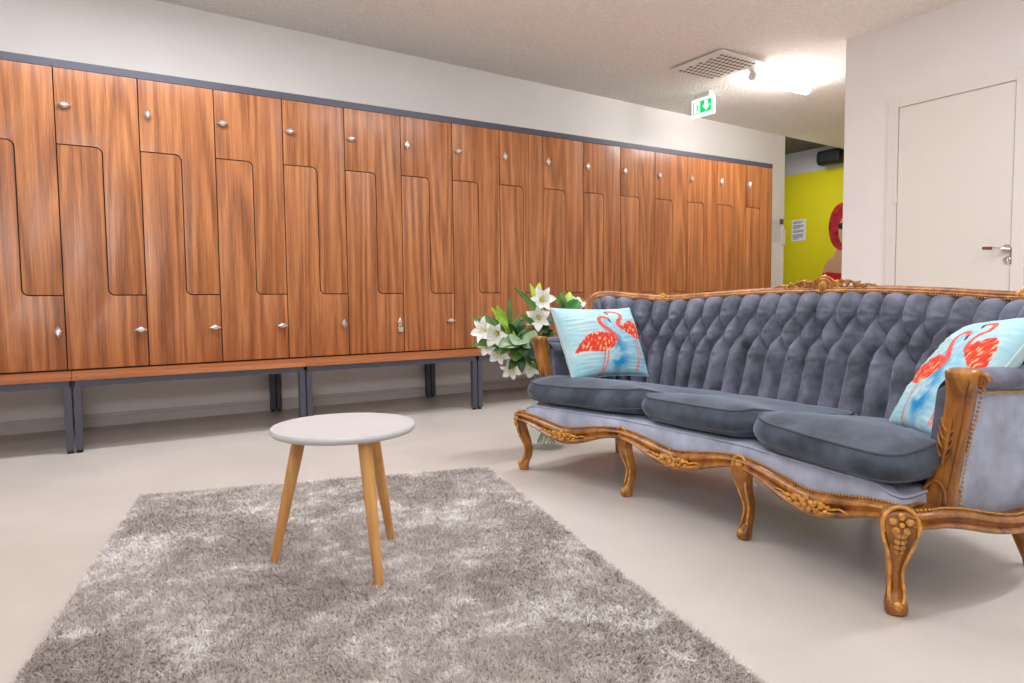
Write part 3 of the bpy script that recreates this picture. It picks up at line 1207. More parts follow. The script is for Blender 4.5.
# ---- cabriole legs
def cabriole(foot, out, zt, wide, name='leg', back=False):
    out = Vector((out[0], out[1], 0)).normalized()
    side = Vector((-out.y, out.x, 0))
    # z, forward offset from the foot, half width (side), half depth (out)
    prof = [(0.000, 0.000, 0.80, 0.017), (0.006, 0.001, 0.92, 0.022), (0.020, 0.001, 1.0, 0.024), (0.033, -0.004, 0.92, 0.021), (0.045, -0.012, 0.78, 0.0165), (0.062, -0.020, 0.70, 0.016),
            (0.090, -0.024, 0.72, 0.017), (0.120, -0.019, 0.82, 0.0185), (0.150, -0.009, 0.95, 0.021), (0.180, 0.004, 1.15, 0.024), (0.205, 0.012, 1.40, 0.026),
            (0.228, 0.014, 1.62, 0.026), (0.250, 0.010, 1.6, 0.022), (zt - 0.006, 0.004, 1.25, 0.017), (zt, 0.000, 0.9, 0.010)]
    C = catmull(prof, 4)
    R = []
    n = 36
    for (z, o, ws, dd) in C:
        ring = []
        for k in range(n):
            a = 2 * PI * k / n
            ca, sa = math.cos(a), math.sin(a)
            g = 1.0
            # two flutes down the front face, ridge between
            front = max(0.0, ca)
            if 0.04 < z < zt - 0.02:
                g -= 0.20 * front * math.exp(-((abs(sa) - 0.42) / 0.13) ** 2)
                g -= 0.10 * math.exp(-((abs(sa) - 0.93) / 0.06) ** 2) * (1 if ca > -0.2 else 0)
            p = Vector(foot) + out * (o + dd * math.copysign(abs(ca) ** 0.8, ca) * g) + side * (wide * ws * math.copysign(abs(sa) ** 0.8, sa) * (g * 0.5 + 0.5))
            ring.append((p.x, p.y, z))
        R.append(ring)
    return MB().rings(R), out, side


def leg(foot, out, zt, wide, orn=None):
    mb, o_, s_ = cabriole(foot, out, zt, wide)
    l = obj('leg', mb, M['carve'], sofa, smooth=60)
    F = Vector(foot)

    def lp(a, z, o):
        p = F + s_ * a + o_ * o
        return (p.x, p.y, z)
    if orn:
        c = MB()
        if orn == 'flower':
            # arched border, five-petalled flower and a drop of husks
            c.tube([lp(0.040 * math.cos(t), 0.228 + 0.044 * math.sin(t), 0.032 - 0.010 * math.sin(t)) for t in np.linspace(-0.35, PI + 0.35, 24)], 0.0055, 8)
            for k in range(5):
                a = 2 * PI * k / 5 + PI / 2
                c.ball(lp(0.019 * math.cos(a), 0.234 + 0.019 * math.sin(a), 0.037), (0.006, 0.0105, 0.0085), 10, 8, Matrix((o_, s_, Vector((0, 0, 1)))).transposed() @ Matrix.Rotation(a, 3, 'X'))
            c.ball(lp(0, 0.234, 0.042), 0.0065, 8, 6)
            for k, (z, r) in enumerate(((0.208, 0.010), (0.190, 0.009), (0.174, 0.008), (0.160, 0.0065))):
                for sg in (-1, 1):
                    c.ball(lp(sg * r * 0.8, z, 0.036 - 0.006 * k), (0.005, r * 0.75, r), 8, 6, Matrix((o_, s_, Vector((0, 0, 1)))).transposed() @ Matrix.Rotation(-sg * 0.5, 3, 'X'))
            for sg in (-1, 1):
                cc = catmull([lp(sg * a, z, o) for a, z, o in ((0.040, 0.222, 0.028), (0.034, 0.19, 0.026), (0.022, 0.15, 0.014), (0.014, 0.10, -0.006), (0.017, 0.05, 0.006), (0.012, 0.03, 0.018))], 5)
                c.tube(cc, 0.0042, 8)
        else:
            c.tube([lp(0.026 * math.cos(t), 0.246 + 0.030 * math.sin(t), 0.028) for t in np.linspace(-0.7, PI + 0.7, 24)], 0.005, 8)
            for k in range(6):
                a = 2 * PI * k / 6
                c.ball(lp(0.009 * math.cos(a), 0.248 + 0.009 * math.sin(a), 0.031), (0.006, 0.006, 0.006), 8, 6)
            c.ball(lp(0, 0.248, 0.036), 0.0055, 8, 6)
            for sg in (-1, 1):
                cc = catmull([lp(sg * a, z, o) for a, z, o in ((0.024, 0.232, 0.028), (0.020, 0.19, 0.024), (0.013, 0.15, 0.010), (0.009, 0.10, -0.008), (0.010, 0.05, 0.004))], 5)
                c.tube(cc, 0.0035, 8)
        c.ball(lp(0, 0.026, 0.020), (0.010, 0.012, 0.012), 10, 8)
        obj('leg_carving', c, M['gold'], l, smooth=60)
    return l


leg((1.704 - 0.0, D0 + 0.868, 0), (-1.0, 0.75), 0.268, 0.026, 'flower')
leg((1.803, D0 + 0.283, 0), (-1.0, 0.0), 0.272, 0.022, 'shell')
leg((1.792, D0 - 0.291, 0), (-1.0, 0.0), 0.272, 0.022, 'shell')
leg((1.673, D0 - 0.842, 0), (-0.9, -0.75), 0.270, 0.027, 'flower')


def back_leg(x, d, ox, od):
    pts = [W(x + ox * k, d + od * k, z) for k, z in ((1.0, 0.0), (0.9, 0.03), (0.45, 0.10), (0.1, 0.17), (0, 0.24))]
    cc = catmull(pts, 5)
    m = len(cc)
    return obj('leg', MB().tube(cc, [0.015 + 0.012 * (k / (m - 1)) for k in range(m)], 14), M['carve'], sofa, smooth=60)


back_leg(2.26, 0.845, 0.03, 0.045)
back_leg(2.26, -0.845, 0.03, -0.045)
back_leg(2.46, 0.30, 0.06, 0.0)
back_leg(2.46, -0.30, 0.06, 0.0)

# ---- arm posts, arm pads
for sg in (-1, 1):
    C = catmull([(1.822, 0.858, 0.205, 0.044, 0.032), (1.826, 0.860, 0.26, 0.039, 0.031), (1.840, 0.868, 0.33, 0.034, 0.029), (1.842, 0.882, 0.41, 0.031, 0.027), (1.834, 0.896, 0.48, 0.030, 0.026),
                 (1.828, 0.905, 0.54, 0.031, 0.028), (1.824, 0.911, 0.570, 0.036, 0.033), (1.822, 0.912, 0.592, 0.037, 0.035), (1.826, 0.912, 0.601, 0.031, 0.028)], 6)
    R = []
    n = 40
    for (x, d, z, wy, wx) in C:
        ring = []
        for k in range(n):
            a = 2 * PI * k / n
            ca, sa = math.cos(a), math.sin(a)
            g = 1.0
            if z < 0.575 and ca < 0:
                g -= 0.20 * math.exp(-((abs(sa) - 0.45) / 0.12) ** 2)
                g -= 0.12 * math.exp(-((abs(sa)) / 0.10) ** 2)
            ring.append(W(x + wx * math.copysign(abs(ca) ** 0.65, ca) * g, sg * (d + wy * math.copysign(abs(sa) ** 0.65, sa)), z))
        R.append(ring)
    ap = obj('arm_post', MB().rings(R), M['carve'], sofa, smooth=50)
    ac = MB()
    # acanthus leaf low on the front
    for k in range(4):
        z = 0.375 + 0.022 * k
        for s2 in (-1, 1):
            cc = catmull([W(1.812 + 0.002 * k * 0 + a * 0.10, sg * (0.875 + 0.16 * (z - 0.375) + s2 * a), z + h) for a, h in ((0.000, 0.0), (0.009, 0.006), (0.016, 0.020), (0.018, 0.036))], 4)
            ac.tube(cc, [0.0048 - 0.0025 * q / (len(cc) - 1) for q in range(len(cc))], 8)
    ac.tube([W(1.811, sg * (0.874 + (z - 0.37) * 0.17), z) for z in (0.36, 0.40, 0.44, 0.48)], [0.004, 0.006, 0.005, 0.003], 8)
    obj('leaf_carving', ac, M['carve'], ap, smooth=60)
    ac = MB()
    # scroll at the head, curling out under the arm pad
    cc = [W(1.832, sg * (0.946 + 0.018 * (1 - 0.7 * t) * math.cos(t * 9)), 0.572 + 0.018 * (1 - 0.7 * t) * math.sin(t * 9)) for t in np.linspace(0, 1, 22)]
    ac.tube(cc, [0.008 - 0.004 * q / 21 for q in range(22)], 8)
    obj('top_scroll', ac, M['carve'], ap, smooth=60)
    ac = MB()
    cc = catmull([W(x_, sg * a, z) for x_, a, z in ((1.797, 0.888, 0.262), (1.800, 0.886, 0.292), (1.806, 0.870, 0.312), (1.806, 0.854, 0.312), (1.800, 0.838, 0.292), (1.797, 0.836, 0.262))], 5)
    ac.tube(cc, 0.0045, 8)
    obj('foot_scroll', ac, M['carve'], ap, smooth=60)
    # arm pad
    pts, rad = [], []
    for i in range(MS):
        if SS[i] * sg > 0 and TS[i, 0] < 2.16 and abs(SS[i]) > 1.2:
            pts.append((SS[i] * sg, W(TS[i, 0], TS[i, 1], TS[i, 2] - 0.012)))
    pts = [p for _, p in sorted(pts)][::3]
    m = len(pts)
    rr = [0.040 * min(1.0, 0.55 + 0.45 * math.sin(PI * min(1, max(0, (k + 1) / m))) ** 0.35) for k in range(m)]
    obj('arm_pad', MB().tube(pts, rr, 20, flat=0.78, up=(0, 0, 1)), M['velvet'], sofa, smooth=60)

# ---- brass nail trim
nl = MB()


def nails(P, step, r=0.0042):
    P = [Vector(p) for p in P]
    acc = 0.0
    nl.ball(P[0], r, 6, 4)
    for a, b in zip(P[:-1], P[1:]):
        seg = (b - a).length
        while acc + seg >= step:
            t = (step - acc) / seg
            a = a.lerp(b, t)
            seg = (b - a).length
            acc = 0.0
            nl.ball(a, r, 6, 4)
        acc += seg


idx = [i for i in range(NO)]
st = max(range(NO), key=lambda i: OUTL[i, 0])
order = [(st + k) % NO for k in range(NO)]
nails([W(OUTL[i, 0] + ON[i, 0] * 0.003, OUTL[i, 1] + ON[i, 1] * 0.003, rail_z(i)[0] + 0.003) for i in order if OUTL[i, 0] < 2.3], 0.0105)
for sg in (-1, 1):
    nails([W(1.850, sg * d, z) for d, z in ((0.900, 0.245), (0.904, 0.33), (0.916, 0.41), (0.930, 0.48), (0.939, 0.53), (0.943, 0.555))], 0.0115)
    nails([W(1.846, sg * (d), z) for d, z in ((0.834, 0.34), (0.850, 0.42), (0.864, 0.50), (0.872, 0.57))], 0.0115)
    P = [(SS[i] * sg, W(*(TS[i, :2] - NT[i] * 0.026), TS[i, 2] - 0.042)) for i in range(MS) if SS[i] * sg > 1.2 and TS[i, 0] < 2.17]
    nails([p for _, p in sorted(P)], 0.0115)
P = [W(*(TS[i, :2] + NT[i] * 0.024), TS[i, 2] - 0.010) for i in range(MS) if abs(SS[i]) < 1.30]
nails(P, 0.0115, 0.0035)
o = obj('nailhead_trim', nl, M['brass'], sofa, smooth=60)
o['kind'] = 'stuff'


# ---- loose seat cushions
def back_x(d):
    """inner face of the back at seat height"""
    i0 = [i for i in range(MS) if abs(SS[i]) < 1.15]
    i = min(i0, key=lambda i: abs((BS[i, 1] * 0.72 + TS[i, 1] * 0.28) - d))
    return BS[i, 0] * 0.72 + TS[i, 0] * 0.28


def cushion(d1, d2, zb, zt, crown, dx=0.0, seed=0):
    n = 120
    R = []

    def outline(scale, inset=0.0):
        ring = []
        for k in range(n):
            a = 2 * PI * k / n
            ca, sa = math.cos(a), math.sin(a)
            cu = math.copysign(abs(ca) ** 0.28, ca)
            cv = math.copysign(abs(sa) ** 0.28, sa)
            d = (d1 + d2) / 2 + (d2 - d1) / 2 * cu
            f_ = FX(max(-0.84, min(0.84, d))) - 0.012 + dx - 0.012 * (1 - cu * cu)
            b_ = back_x(d) - 0.062
            x = f_ + (b_ - f_) * (cv + 1) / 2
            cx = (FX((d1 + d2) / 2) + back_x((d1 + d2) / 2) - 0.06) / 2
            cd = (d1 + d2) / 2
            # inset from edge in metres along the direction to the centre
            v = np.array([x - cx, d - cd])
            L = np.linalg.norm(v)
            v = v * ((L - inset) / L) * scale
            ring.append((cx + v[0], cd + v[1]))
        return ring
    rows = []
    for sc in (0.06, 0.3, 0.55, 0.75, 0.88, 0.96):
        rows.append((sc, 0.0, zb - 0.032 * (1 - sc ** 5)))
    side = []
    for t in np.linspace(0, 1, 9):
        side.append((1.0, 0.010 * (1 - math.sin(PI * t)) - 0.008 * math.sin(PI * t), zb + (zt - zb) * t))
    tops = [(sc, 0.012, zt + crown * (1 - sc ** 2.6) ** 1.0) for sc in (0.985, 0.95, 0.9, 0.8, 0.65, 0.45, 0.25, 0.06)]
    for sc, ins, z in rows + side + tops:
        ring = outline(sc, ins)
        pr_ = []
        for (x, d) in ring:
            w = mnoise.noise(Vector((x * 7 + seed, d * 5, z * 8))) * 0.004
            ww = mnoise.noise(Vector((x * 3 + seed, d * 3, 2.0))) * 0.006
            zz = z + ww * (1 if z > zb + 0.02 else 0.3) + w
            q_ = max(0.0, min(1.0, (x - 1.80) / 0.52))
            zz += (0.022 * max(0.0, 1 - abs(x - 1.82) / 0.15) - 0.050 * q_ * q_ * (1.5 - 0.5 * q_)) * (1 if z > zt - 0.012 else (0.75 if z > zb - 0.001 else 0.35))
            pr_.append(W(x, d, zz))
        R.append(pr_)
    c = obj('seat_cushion', MB().rings(R), M['velvet_seat'], sofa, smooth=180)
    p = MB()
    for idx_ in (6, 14):
        p.tube([tuple(q) for q in R[idx_]][::1], 0.0042, 8, closed=True)
    obj('piping', p, M['piping'], c, smooth=60)
    return c


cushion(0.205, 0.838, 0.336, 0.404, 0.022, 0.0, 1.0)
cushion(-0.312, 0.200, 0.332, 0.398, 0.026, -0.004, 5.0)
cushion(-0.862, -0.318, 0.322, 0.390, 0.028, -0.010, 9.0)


# ------------------------------------------------------------------ printed flamingo cushions
def duv(x, y):
    v = (605 - y) / 475.0
    l = 5 + (1 - v) * 125
    r = 530 + (1 - v) * 130
    return ((x - l) / (r - l) * 1.06 - 0.105, v * 1.0)


def closed_cr(pts, n=6):
    m = len(pts)
    out = []
    P = [np.array(p, float) for p in pts]
    for i in range(m):
        a, b, c, d = P[i - 1], P[i], P[(i + 1) % m], P[(i + 2) % m]
        for k in range(n):
            t = k / n
            out.append(0.5 * (2 * b + (c - a) * t + (2 * a - 5 * b + 4 * c - d) * t * t + (3 * b - a - 3 * c + d) * t ** 3))
    return np.array(out)


def inside(U, V, poly):
    r = np.zeros(U.shape, bool)
    j = len(poly) - 1
    for i in range(len(poly)):
        xi, yi = poly[i]
        xj, yj = poly[j]
        c = ((yi > V) != (yj > V)) & (U < (xj - xi) * (V - yi) / (yj - yi + 1e-12) + xi)
        r ^= c
        j = i
    return r


def near(U, V, pts, w):
    m = np.zeros(U.shape, bool)
    P = np.array(pts)
    W_ = np.linspace(w[0], w[1], len(P) - 1) if hasattr(w, '__len__') else [w] * (len(P) - 1)
    for (a, b, ww) in zip(P[:-1], P[1:], W_):
        d = b - a
        t = np.clip(((U - a[0]) * d[0] + (V - a[1]) * d[1]) / (d @ d + 1e-12), 0, 1)
        m |= (U - a[0] - t * d[0]) ** 2 + (V - a[1] - t * d[1]) ** 2 < ww ** 2
    return m


def flamingo_print(U, V):
    C = np.zeros(U.shape + (3,))
    base = np.array(lin((164, 216, 230)))
    pale = np.array(lin((200, 231, 236)))
    blue = np.array(lin((34, 150, 206)))
    nz = np.array([mnoise.fractal(Vector((u * 4, v * 4, 0.3)), 1.0, 2.0, 4) for u, v in zip(U.ravel(), V.ravel())]).reshape(U.shape)
    k = np.clip(0.5 + nz * 0.7, 0, 1)[..., None]
    C[:] = base * (1 - k) + pale * k

    n2 = np.array([mnoise.fractal(Vector((u * 9, v * 9, 4.3)), 1.0, 2.0, 3) for u, v in zip(U.ravel(), V.ravel())]).reshape(U.shape)

    def blob(cu, cv, ru, rv, amt, col):
        rr = ((U - cu + n2 * 0.07) / ru) ** 2 + ((V - cv + nz * 0.10) / rv) ** 2
        g = amt * np.exp(-rr) * np.clip(0.8 + n2 * 1.3, 0.1, 1.4)
        g = np.clip(g, 0, 1)[..., None]
        C[:] = C * (1 - g) + col * g
    blob(0.58, 0.26, 0.15, 0.20, 0.85, blue)
    blob(0.54, 0.50, 0.10, 0.28, 0.7, blue)
    blob(0.50, 0.82, 0.12, 0.10, 0.55, np.array(lin((90, 180, 220))))
    blob(0.90, 0.28, 0.10, 0.25, 0.5, np.array(lin((90, 190, 220))))
    blob(0.05, 0.12, 0.2, 0.15, 0.35, np.array(lin((120, 206, 222))))
    red = np.array(lin((232, 70, 50)))
    hot = np.array(lin((246, 118, 92)))
    pink = np.array(lin((236, 130, 122)))
    cream = np.array(lin((250, 206, 160)))
    dark = np.array(lin((60, 56, 60)))
    st = np.array([mnoise.noise(Vector((u * 46 - v * 20, v * 16 + u * 8, 5.0))) for u, v in zip(U.ravel(), V.ravel())]).reshape(U.shape)

    def bird(body, neck, head, beak, legs):
        for lgp in legs:
            m = near(U, V, [duv(*p) for p in lgp], 0.009)
            C[m] = pink
        poly = closed_cr([duv(*p) for p in body])
        m = inside(U, V, poly)
        C[m] = red
        C[m & (st > 0.10)] = hot
        C[m & (st > 0.30)] = cream
        nk = catmull([duv(*p) for p in neck], 6)
        m = near(U, V, nk, (0.030, 0.018))
        C[m] = red * 0.6 + pink * 0.4
        C[m & (st > 0.2)] = hot
        m = near(U, V, [duv(*p) for p in head], 0.021)
        C[m] = hot
        m = near(U, V, [duv(*p) for p in beak], 0.013)
        C[m] = dark
    bird([(163, 452), (180, 400), (215, 352), (270, 330), (330, 338), (375, 350), (405, 368), (398, 405), (365, 440), (325, 458), (260, 452), (205, 446)],
         [(392, 372), (375, 345), (330, 308), (298, 275), (288, 245), (300, 228), (325, 226)], [(322, 228), (342, 236)], [(350, 246), (360, 262)],
         [[(325, 455), (332, 520), (338, 604)], [(345, 452), (350, 520), (352, 604)]])
    bird([(592, 368), (560, 372), (530, 368), (490, 350), (450, 325), (425, 300), (450, 275), (490, 250), (530, 255), (562, 285), (580, 320)],
         [(432, 305), (412, 280), (415, 252), (435, 225), (430, 200), (405, 182), (375, 174)], [(372, 175), (350, 178)], [(340, 184), (352, 198)],
         [[(532, 366), (555, 470), (566, 584)], [(550, 368), (575, 480), (578, 584)]])
    return np.clip(C, 0, 1)


def pillow(name, quad, thick, label, n=150, concave=0.075, sag=0.0):
    """quad: BL, BR, TR, TL corners (world) of the printed face"""
    BLp, BRp, TRp, TLp = [np.array(p, float) for p in quad]
    nor = np.cross(BRp - BLp, TLp - BLp)
    nor /= np.linalg.norm(nor)
    root = empty(name, tuple((BLp + BRp) / 2), label, 'cushion', 'flamingo print cushions')

    def face(sign, m):
        g = np.linspace(-1, 1, m)
        g = np.sign(g) * (1 - (1 - abs(g)) ** 1.25)
        uu, vv = np.meshgrid(g, g)
        su = uu * (1 - concave * (1 - vv ** 2) * abs(uu) ** 2)
        sv = vv * (1 - concave * (1 - uu ** 2) * abs(vv) ** 2)
        a, b = (su + 1) / 2, (sv + 1) / 2
        P = (BLp * ((1 - a) * (1 - b))[..., None] + BRp * (a * (1 - b))[..., None] + TRp * (a * b)[..., None] + TLp * ((1 - a) * b)[..., None])
        h = ((1 - uu ** 2) * (1 - vv ** 2)) ** 0.42 * thick * 0.5
        wr = np.array([mnoise.noise(Vector((x * 3, y * 3, 7.0 + sign))) for x, y in zip(uu.ravel(), vv.ravel())]).reshape(uu.shape)
        wr2 = np.array([mnoise.noise(Vector((x * 2.0, y * 14, 1.0 + sign))) for x, y in zip(uu.ravel(), vv.ravel())]).reshape(uu.shape)
        h = h + (wr * 0.006 + wr2 * 0.003 * (abs(uu) > 0.3)) * np.minimum(1, (1 - uu ** 2) * (1 - vv ** 2) * 6)
        return P + nor[None, None] * (sign * h)[..., None], (uu + 1) / 2, (vv + 1) / 2
    P, U, V = face(1, n)
    off = root.location
    for nm, sg in (('printed_face', 1), ('back_face', -1)):
        if sg < 0:
            P, U2, V2 = face(-1, n // 3)
        mb = MB().grid([[tuple(p) for p in r] for r in P], flip=sg < 0)
        o = obj(nm, mb, M['print'], root, smooth=180, recalc=False)
        ca = o.data.color_attributes.new('Print', 'FLOAT_COLOR', 'POINT')
        if sg > 0:
            Cc = flamingo_print(U, V).reshape(-1, 3)
        else:
            Cc = np.tile(np.array(lin((196, 226, 230))), (P.shape[0] * P.shape[1], 1))
        buf = np.ones((len(Cc), 4), np.float32)
        buf[:, :3] = Cc
        ca.data.foreach_set('color', buf.ravel())
    # white edge seam
    P, _, _ = face(1, 41)
    loop = [P[0, j] for j in range(41)] + [P[i, -1] for i in range(1, 41)] + [P[-1, j] for j in range(39, -1, -1)] + [P[i, 0] for i in range(39, 0, -1)]
    obj('edge_seam', MB().tube([tuple(p) for p in loop], 0.0028, 6, closed=True), simple('cushion_seam', (206, 224, 226), 0.85), root, smooth=60)
    return root


pillow('throw_cushion', [(1.80, 2.365, 0.424), (2.245, 2.365, 0.412), (2.240, 2.49, 0.728), (1.775, 2.49, 0.736)], 0.17,
       'flamingo print cushion leaning in the left corner of the sofa')
pillow('throw_cushion', [(2.04, 1.125, 0.398), (1.855, 0.876, 0.405), (2.125, 0.765, 0.722), (2.275, 1.03, 0.680)], 0.13,
       'flamingo print cushion slumped against the right arm of the sofa', concave=0.03)

# ------------------------------------------------------------------ lilies in a glass vase
VC = Vector((2.06, 2.935, 0))
vs = empty('vase', VC, 'wide clear glass vase on the floor behind the left end of the sofa', 'vase')
prof_o = [(0.0, 0.0), (0.085, 0.0), (0.104, 0.012), (0.108, 0.05), (0.098, 0.14), (0.080, 0.24), (0.074, 0.30), (0.082, 0.335)]
prof_i = [(r - 0.005, h) for r, h in prof_o[:0:-1]]
prof_i[-1] = (0.075, 0.006)
obj('glass_body', MB().lathe(prof_o + prof_i[:-1] + [(0.09, 0.008), (0.0, 0.006)], tuple(VC), 48), M['glass'], vs, smooth=60)


def frame_for(dirv):
    z = Vector(dirv).normalized()
    x = z.orthogonal().normalized()
    y = z.cross(x)
    return Matrix((x, y, z)).transposed()


def bloom(center, facing, size, rot=0.0, seed=0):
    """six recurved petals round a trumpet; mouth at center, facing outwards"""
    F = frame_for(facing) @ Matrix.Rotation(rot, 3, 'Z')
    rs = np.random.default_rng(seed)
    mb = MB()
    for k in range(6):
        inner = k % 2 == 0
        a0 = 2 * PI * k / 6
        wmax = (0.62 if inner else 0.46) * size
        curl = rs.uniform(0.8, 1.25)
        rows = []
        for i in range(13):
            t = i / 12
            # profile: narrow throat, flares, tip curls back
            r = size * (0.06 + 0.16 * t + 0.78 * max(0, t - 0.25) ** 1.15 * 1.05)
            h = size * (-0.95 + 1.15 * t - 0.62 * curl * max(0, t - 0.55) ** 1.6 * 2.2)
            if t > 0.85:
                r -= size * 0.25 * (t - 0.85)
            w = wmax * math.sin(PI * min(1, 0.16 + 0.84 * t) ** 0.85) ** 0.8 if t < 1 else 0.003
            row = []
            for j in range(7):
                q = (j / 6 - 0.5) * 2
                ang = a0
                rad = Vector((math.cos(ang), math.sin(ang), 0))
                tan = Vector((-math.sin(ang), math.cos(ang), 0))
                p = rad * (r + size * 0.05 * q * q * (1 if t < 0.5 else -0.6)) + tan * (q * w * 0.5) + Vector((0, 0, h + size * 0.04 * (q * q) + size * 0.015 * math.sin(9 * t + 3 * q + k)))
                row.append(Vector(center) + F @ p)
            rows.append(row)
        mb.grid(rows)
    st = MB()
    for k in range(6):
        a = 2 * PI * k / 6 + 0.4
        p0 = Vector(center) + F @ Vector((0.03 * size * math.cos(a), 0.03 * size * math.sin(a), -0.8 * size))
        p1 = Vector(center) + F @ Vector((0.12 * size * math.cos(a), 0.12 * size * math.sin(a), -0.2 * size))
        p2 = Vector(center) + F @ Vector((0.20 * size * math.cos(a), 0.20 * size * math.sin(a), 0.02 * size))
        st.tube([p0, p1, p2], 0.0010, 6)
        tdir = F @ Vector((-math.sin(a), math.cos(a), 0))
        st.tube([p2 - tdir * 0.004, p2 + tdir * 0.004], 0.0017, 6)
    # pale green throat
    st.ball(Vector(center) + F @ Vector((0, 0, -0.55 * size)), size * 0.10, 8, 6)
    base = Vector(center) + F @ Vector((0, 0, -0.95 * size))
    return mb, st, base


def leaf_mesh(p0, p1, w, bend, upv=(-0.45, -0.65, 0.6), fold=0.25, m=11, round_=1.0):
    p0, p1 = Vector(p0), Vector(p1)
    w *= 1.5
    d = p1 - p0
    L = d.length
    d.normalize()
    s = d.cross(Vector(upv))
    if s.length < 1e-4:
        s = d.orthogonal()
    s.normalize()
    nrm = s.cross(d)
    rows = []
    for i in range(m):
        t = i / (m - 1)
        c = p0 + d * L * t + nrm * (bend * L * 4 * t * (1 - t))
        ww = w * (math.sin(PI * (0.06 + 0.90 * t)) ** round_)
        rows.append([c + s * ww * q + nrm * (fold * ww * abs(q)) for q in (-1, -0.5, 0, 0.5, 1)])
    # give the blade a little thickness
    mb = MB().grid(rows)
    mb.grid([[p - nrm * 0.0008 for p in r] for r in rows], flip=True)
    return mb


CAMV = Vector((-0.57, -0.82, 0.05))


def stem_path(target, k):
    a = 2 * PI * k / 13 * 5
    b = VC + Vector((0.045 * math.cos(a), 0.045 * math.sin(a), 0.022))
    nk = VC + Vector((-0.03 * math.cos(a) * 0.6, -0.03 * math.sin(a), 0.31))
    t = Vector(target)
    mid = nk.lerp(t, 0.5) + Vector((0, 0, 0.06))
    return catmull([tuple(b), tuple(VC.lerp(nk, 0.5) + Vector((0, 0, 0.01))), tuple(nk), tuple(mid), tuple(t)], 6)


def lily(name, label, k, center, facing, size, rot, leaves=()):
    root = empty(name, tuple(VC + Vector((0, 0, 0.02))), label, 'flower', 'white lilies in the glass vase')
    pet, st, base = bloom(center, facing, size, rot, k)
    path = stem_path(base, k)
    obj('stem', MB().tube(path, 0.0032, 8), M['stem'], root, smooth=60)
    f_ = obj('bloom', pet, M['petal'], root, smooth=180, recalc=False)
    obj('stamen', st, M['stamen'], f_, smooth=60)
    for (p1, w, bend, mt, q) in leaves:
        p0 = path[int(q * (len(path) - 1))]
        obj('leaf', leaf_mesh(p0, p1, w, bend), M[mt], root, smooth=180, recalc=False)
    return root


S = 0.092
lily('lily_stem', 'white lily with an open bloom topmost of the bunch, facing the camera', 1, (2.045, 2.93, 0.778), CAMV + Vector((0.1, 0, 0.05)), S, 0.3,
     [((1.918, 3.0, 0.835), 0.012, 0.10, 'leaf', 0.80), ((2.024, 3.02, 0.856), 0.014, 0.05, 'leaf_lime', 0.82)])
lily('lily_stem', 'white lily with a green-centred bloom just below the topmost one', 2, (1.985, 2.89, 0.676), CAMV + Vector((0.0, 0, -0.12)), S, 0.9,
     [((1.90, 2.93, 0.70), 0.012, 0.1, 'leaf', 0.8), ((2.06, 2.84, 0.60), 0.024, 0.12, 'leaf_dark', 0.78)])
lily('lily_stem', 'white lily bloom leftmost of the bunch, turned to the left', 3, (1.672, 2.95, 0.630), Vector((-0.9, -0.25, 0.15)), S, 0.1,
     [((1.662, 3.02, 0.69), 0.011, 0.12, 'leaf', 0.78), ((1.79, 3.02, 0.724), 0.013, 0.06, 'leaf_lime', 0.74)])
lily('lily_stem', 'white lily bloom on the left, just right of the leftmost bloom', 4, (1.722, 2.90, 0.598), Vector((-0.75, -0.6, -0.15)), S, 0.6,
     [((1.73, 2.84, 0.545), 0.030, 0.15, 'leaf_grey', 0.82)])
lily('lily_stem', 'white lily bloom drooping low at the left of the bunch, above the bench end', 5, (1.795, 2.98, 0.492), Vector((-0.6, -0.6, -0.35)), S * 0.95, 0.2,
     [((1.74, 2.92, 0.52), 0.022, 0.15, 'leaf', 0.85)])
lily('lily_stem', 'white lily bloom hanging in the lower middle of the bunch', 6, (1.890, 2.91, 0.462), Vector((-0.45, -0.75, -0.35)), S * 1.0, 0.5,
     [((1.93, 2.85, 0.52), 0.022, 0.1, 'leaf_dark', 0.85)])
lily('lily_stem', 'white lily bloom hanging lowest of the bunch beside the sofa arm', 7, (1.925, 2.87, 0.412), Vector((-0.4, -0.7, -0.6)), S * 0.9, 0.8,
     [((1.99, 2.84, 0.47), 0.024, 0.1, 'leaf_dark', 0.85)])
lily('lily_stem', 'white lily bloom showing a petal beside the gilded sofa back corner', 8, (2.330, 2.97, 0.768), Vector((0.3, -0.5, 0.75)), S * 0.9, 0.4,
     [((2.285, 3.03, 0.80), 0.012, 0.05, 'leaf_lime', 0.8)])


lily('lily_stem', 'white lily bloom low in the bunch, over the gap between bench and sofa arm', 13, (1.845, 2.93, 0.408), Vector((-0.55, -0.75, -0.5)), S * 0.9, 0.1,
     [((1.80, 2.88, 0.43), 0.020, 0.1, 'leaf', 0.9)])
lily('lily_stem', 'white lily bloom tucked under the grey-green leaves at the left', 14, (1.745, 3.02, 0.535), Vector((-0.85, -0.45, -0.2)), S * 0.85, 0.7,
     [((1.66, 3.0, 0.55), 0.022, 0.12, 'leaf', 0.88)])


def foliage(label, k, target, leaves):
    root = empty('foliage_stem', tuple(VC + Vector((0, 0, 0.02))), label, 'foliage', 'green foliage stems in the glass vase')
    path = stem_path(target, k)
    obj('stem', MB().tube(path, 0.0028, 8), M['stem'], root, smooth=60)
    for (p0, p1, w, bend, mt, rd) in leaves:
        obj('leaf', leaf_mesh(p0, p1, w, bend, round_=rd), M[mt], root, smooth=180, recalc=False)


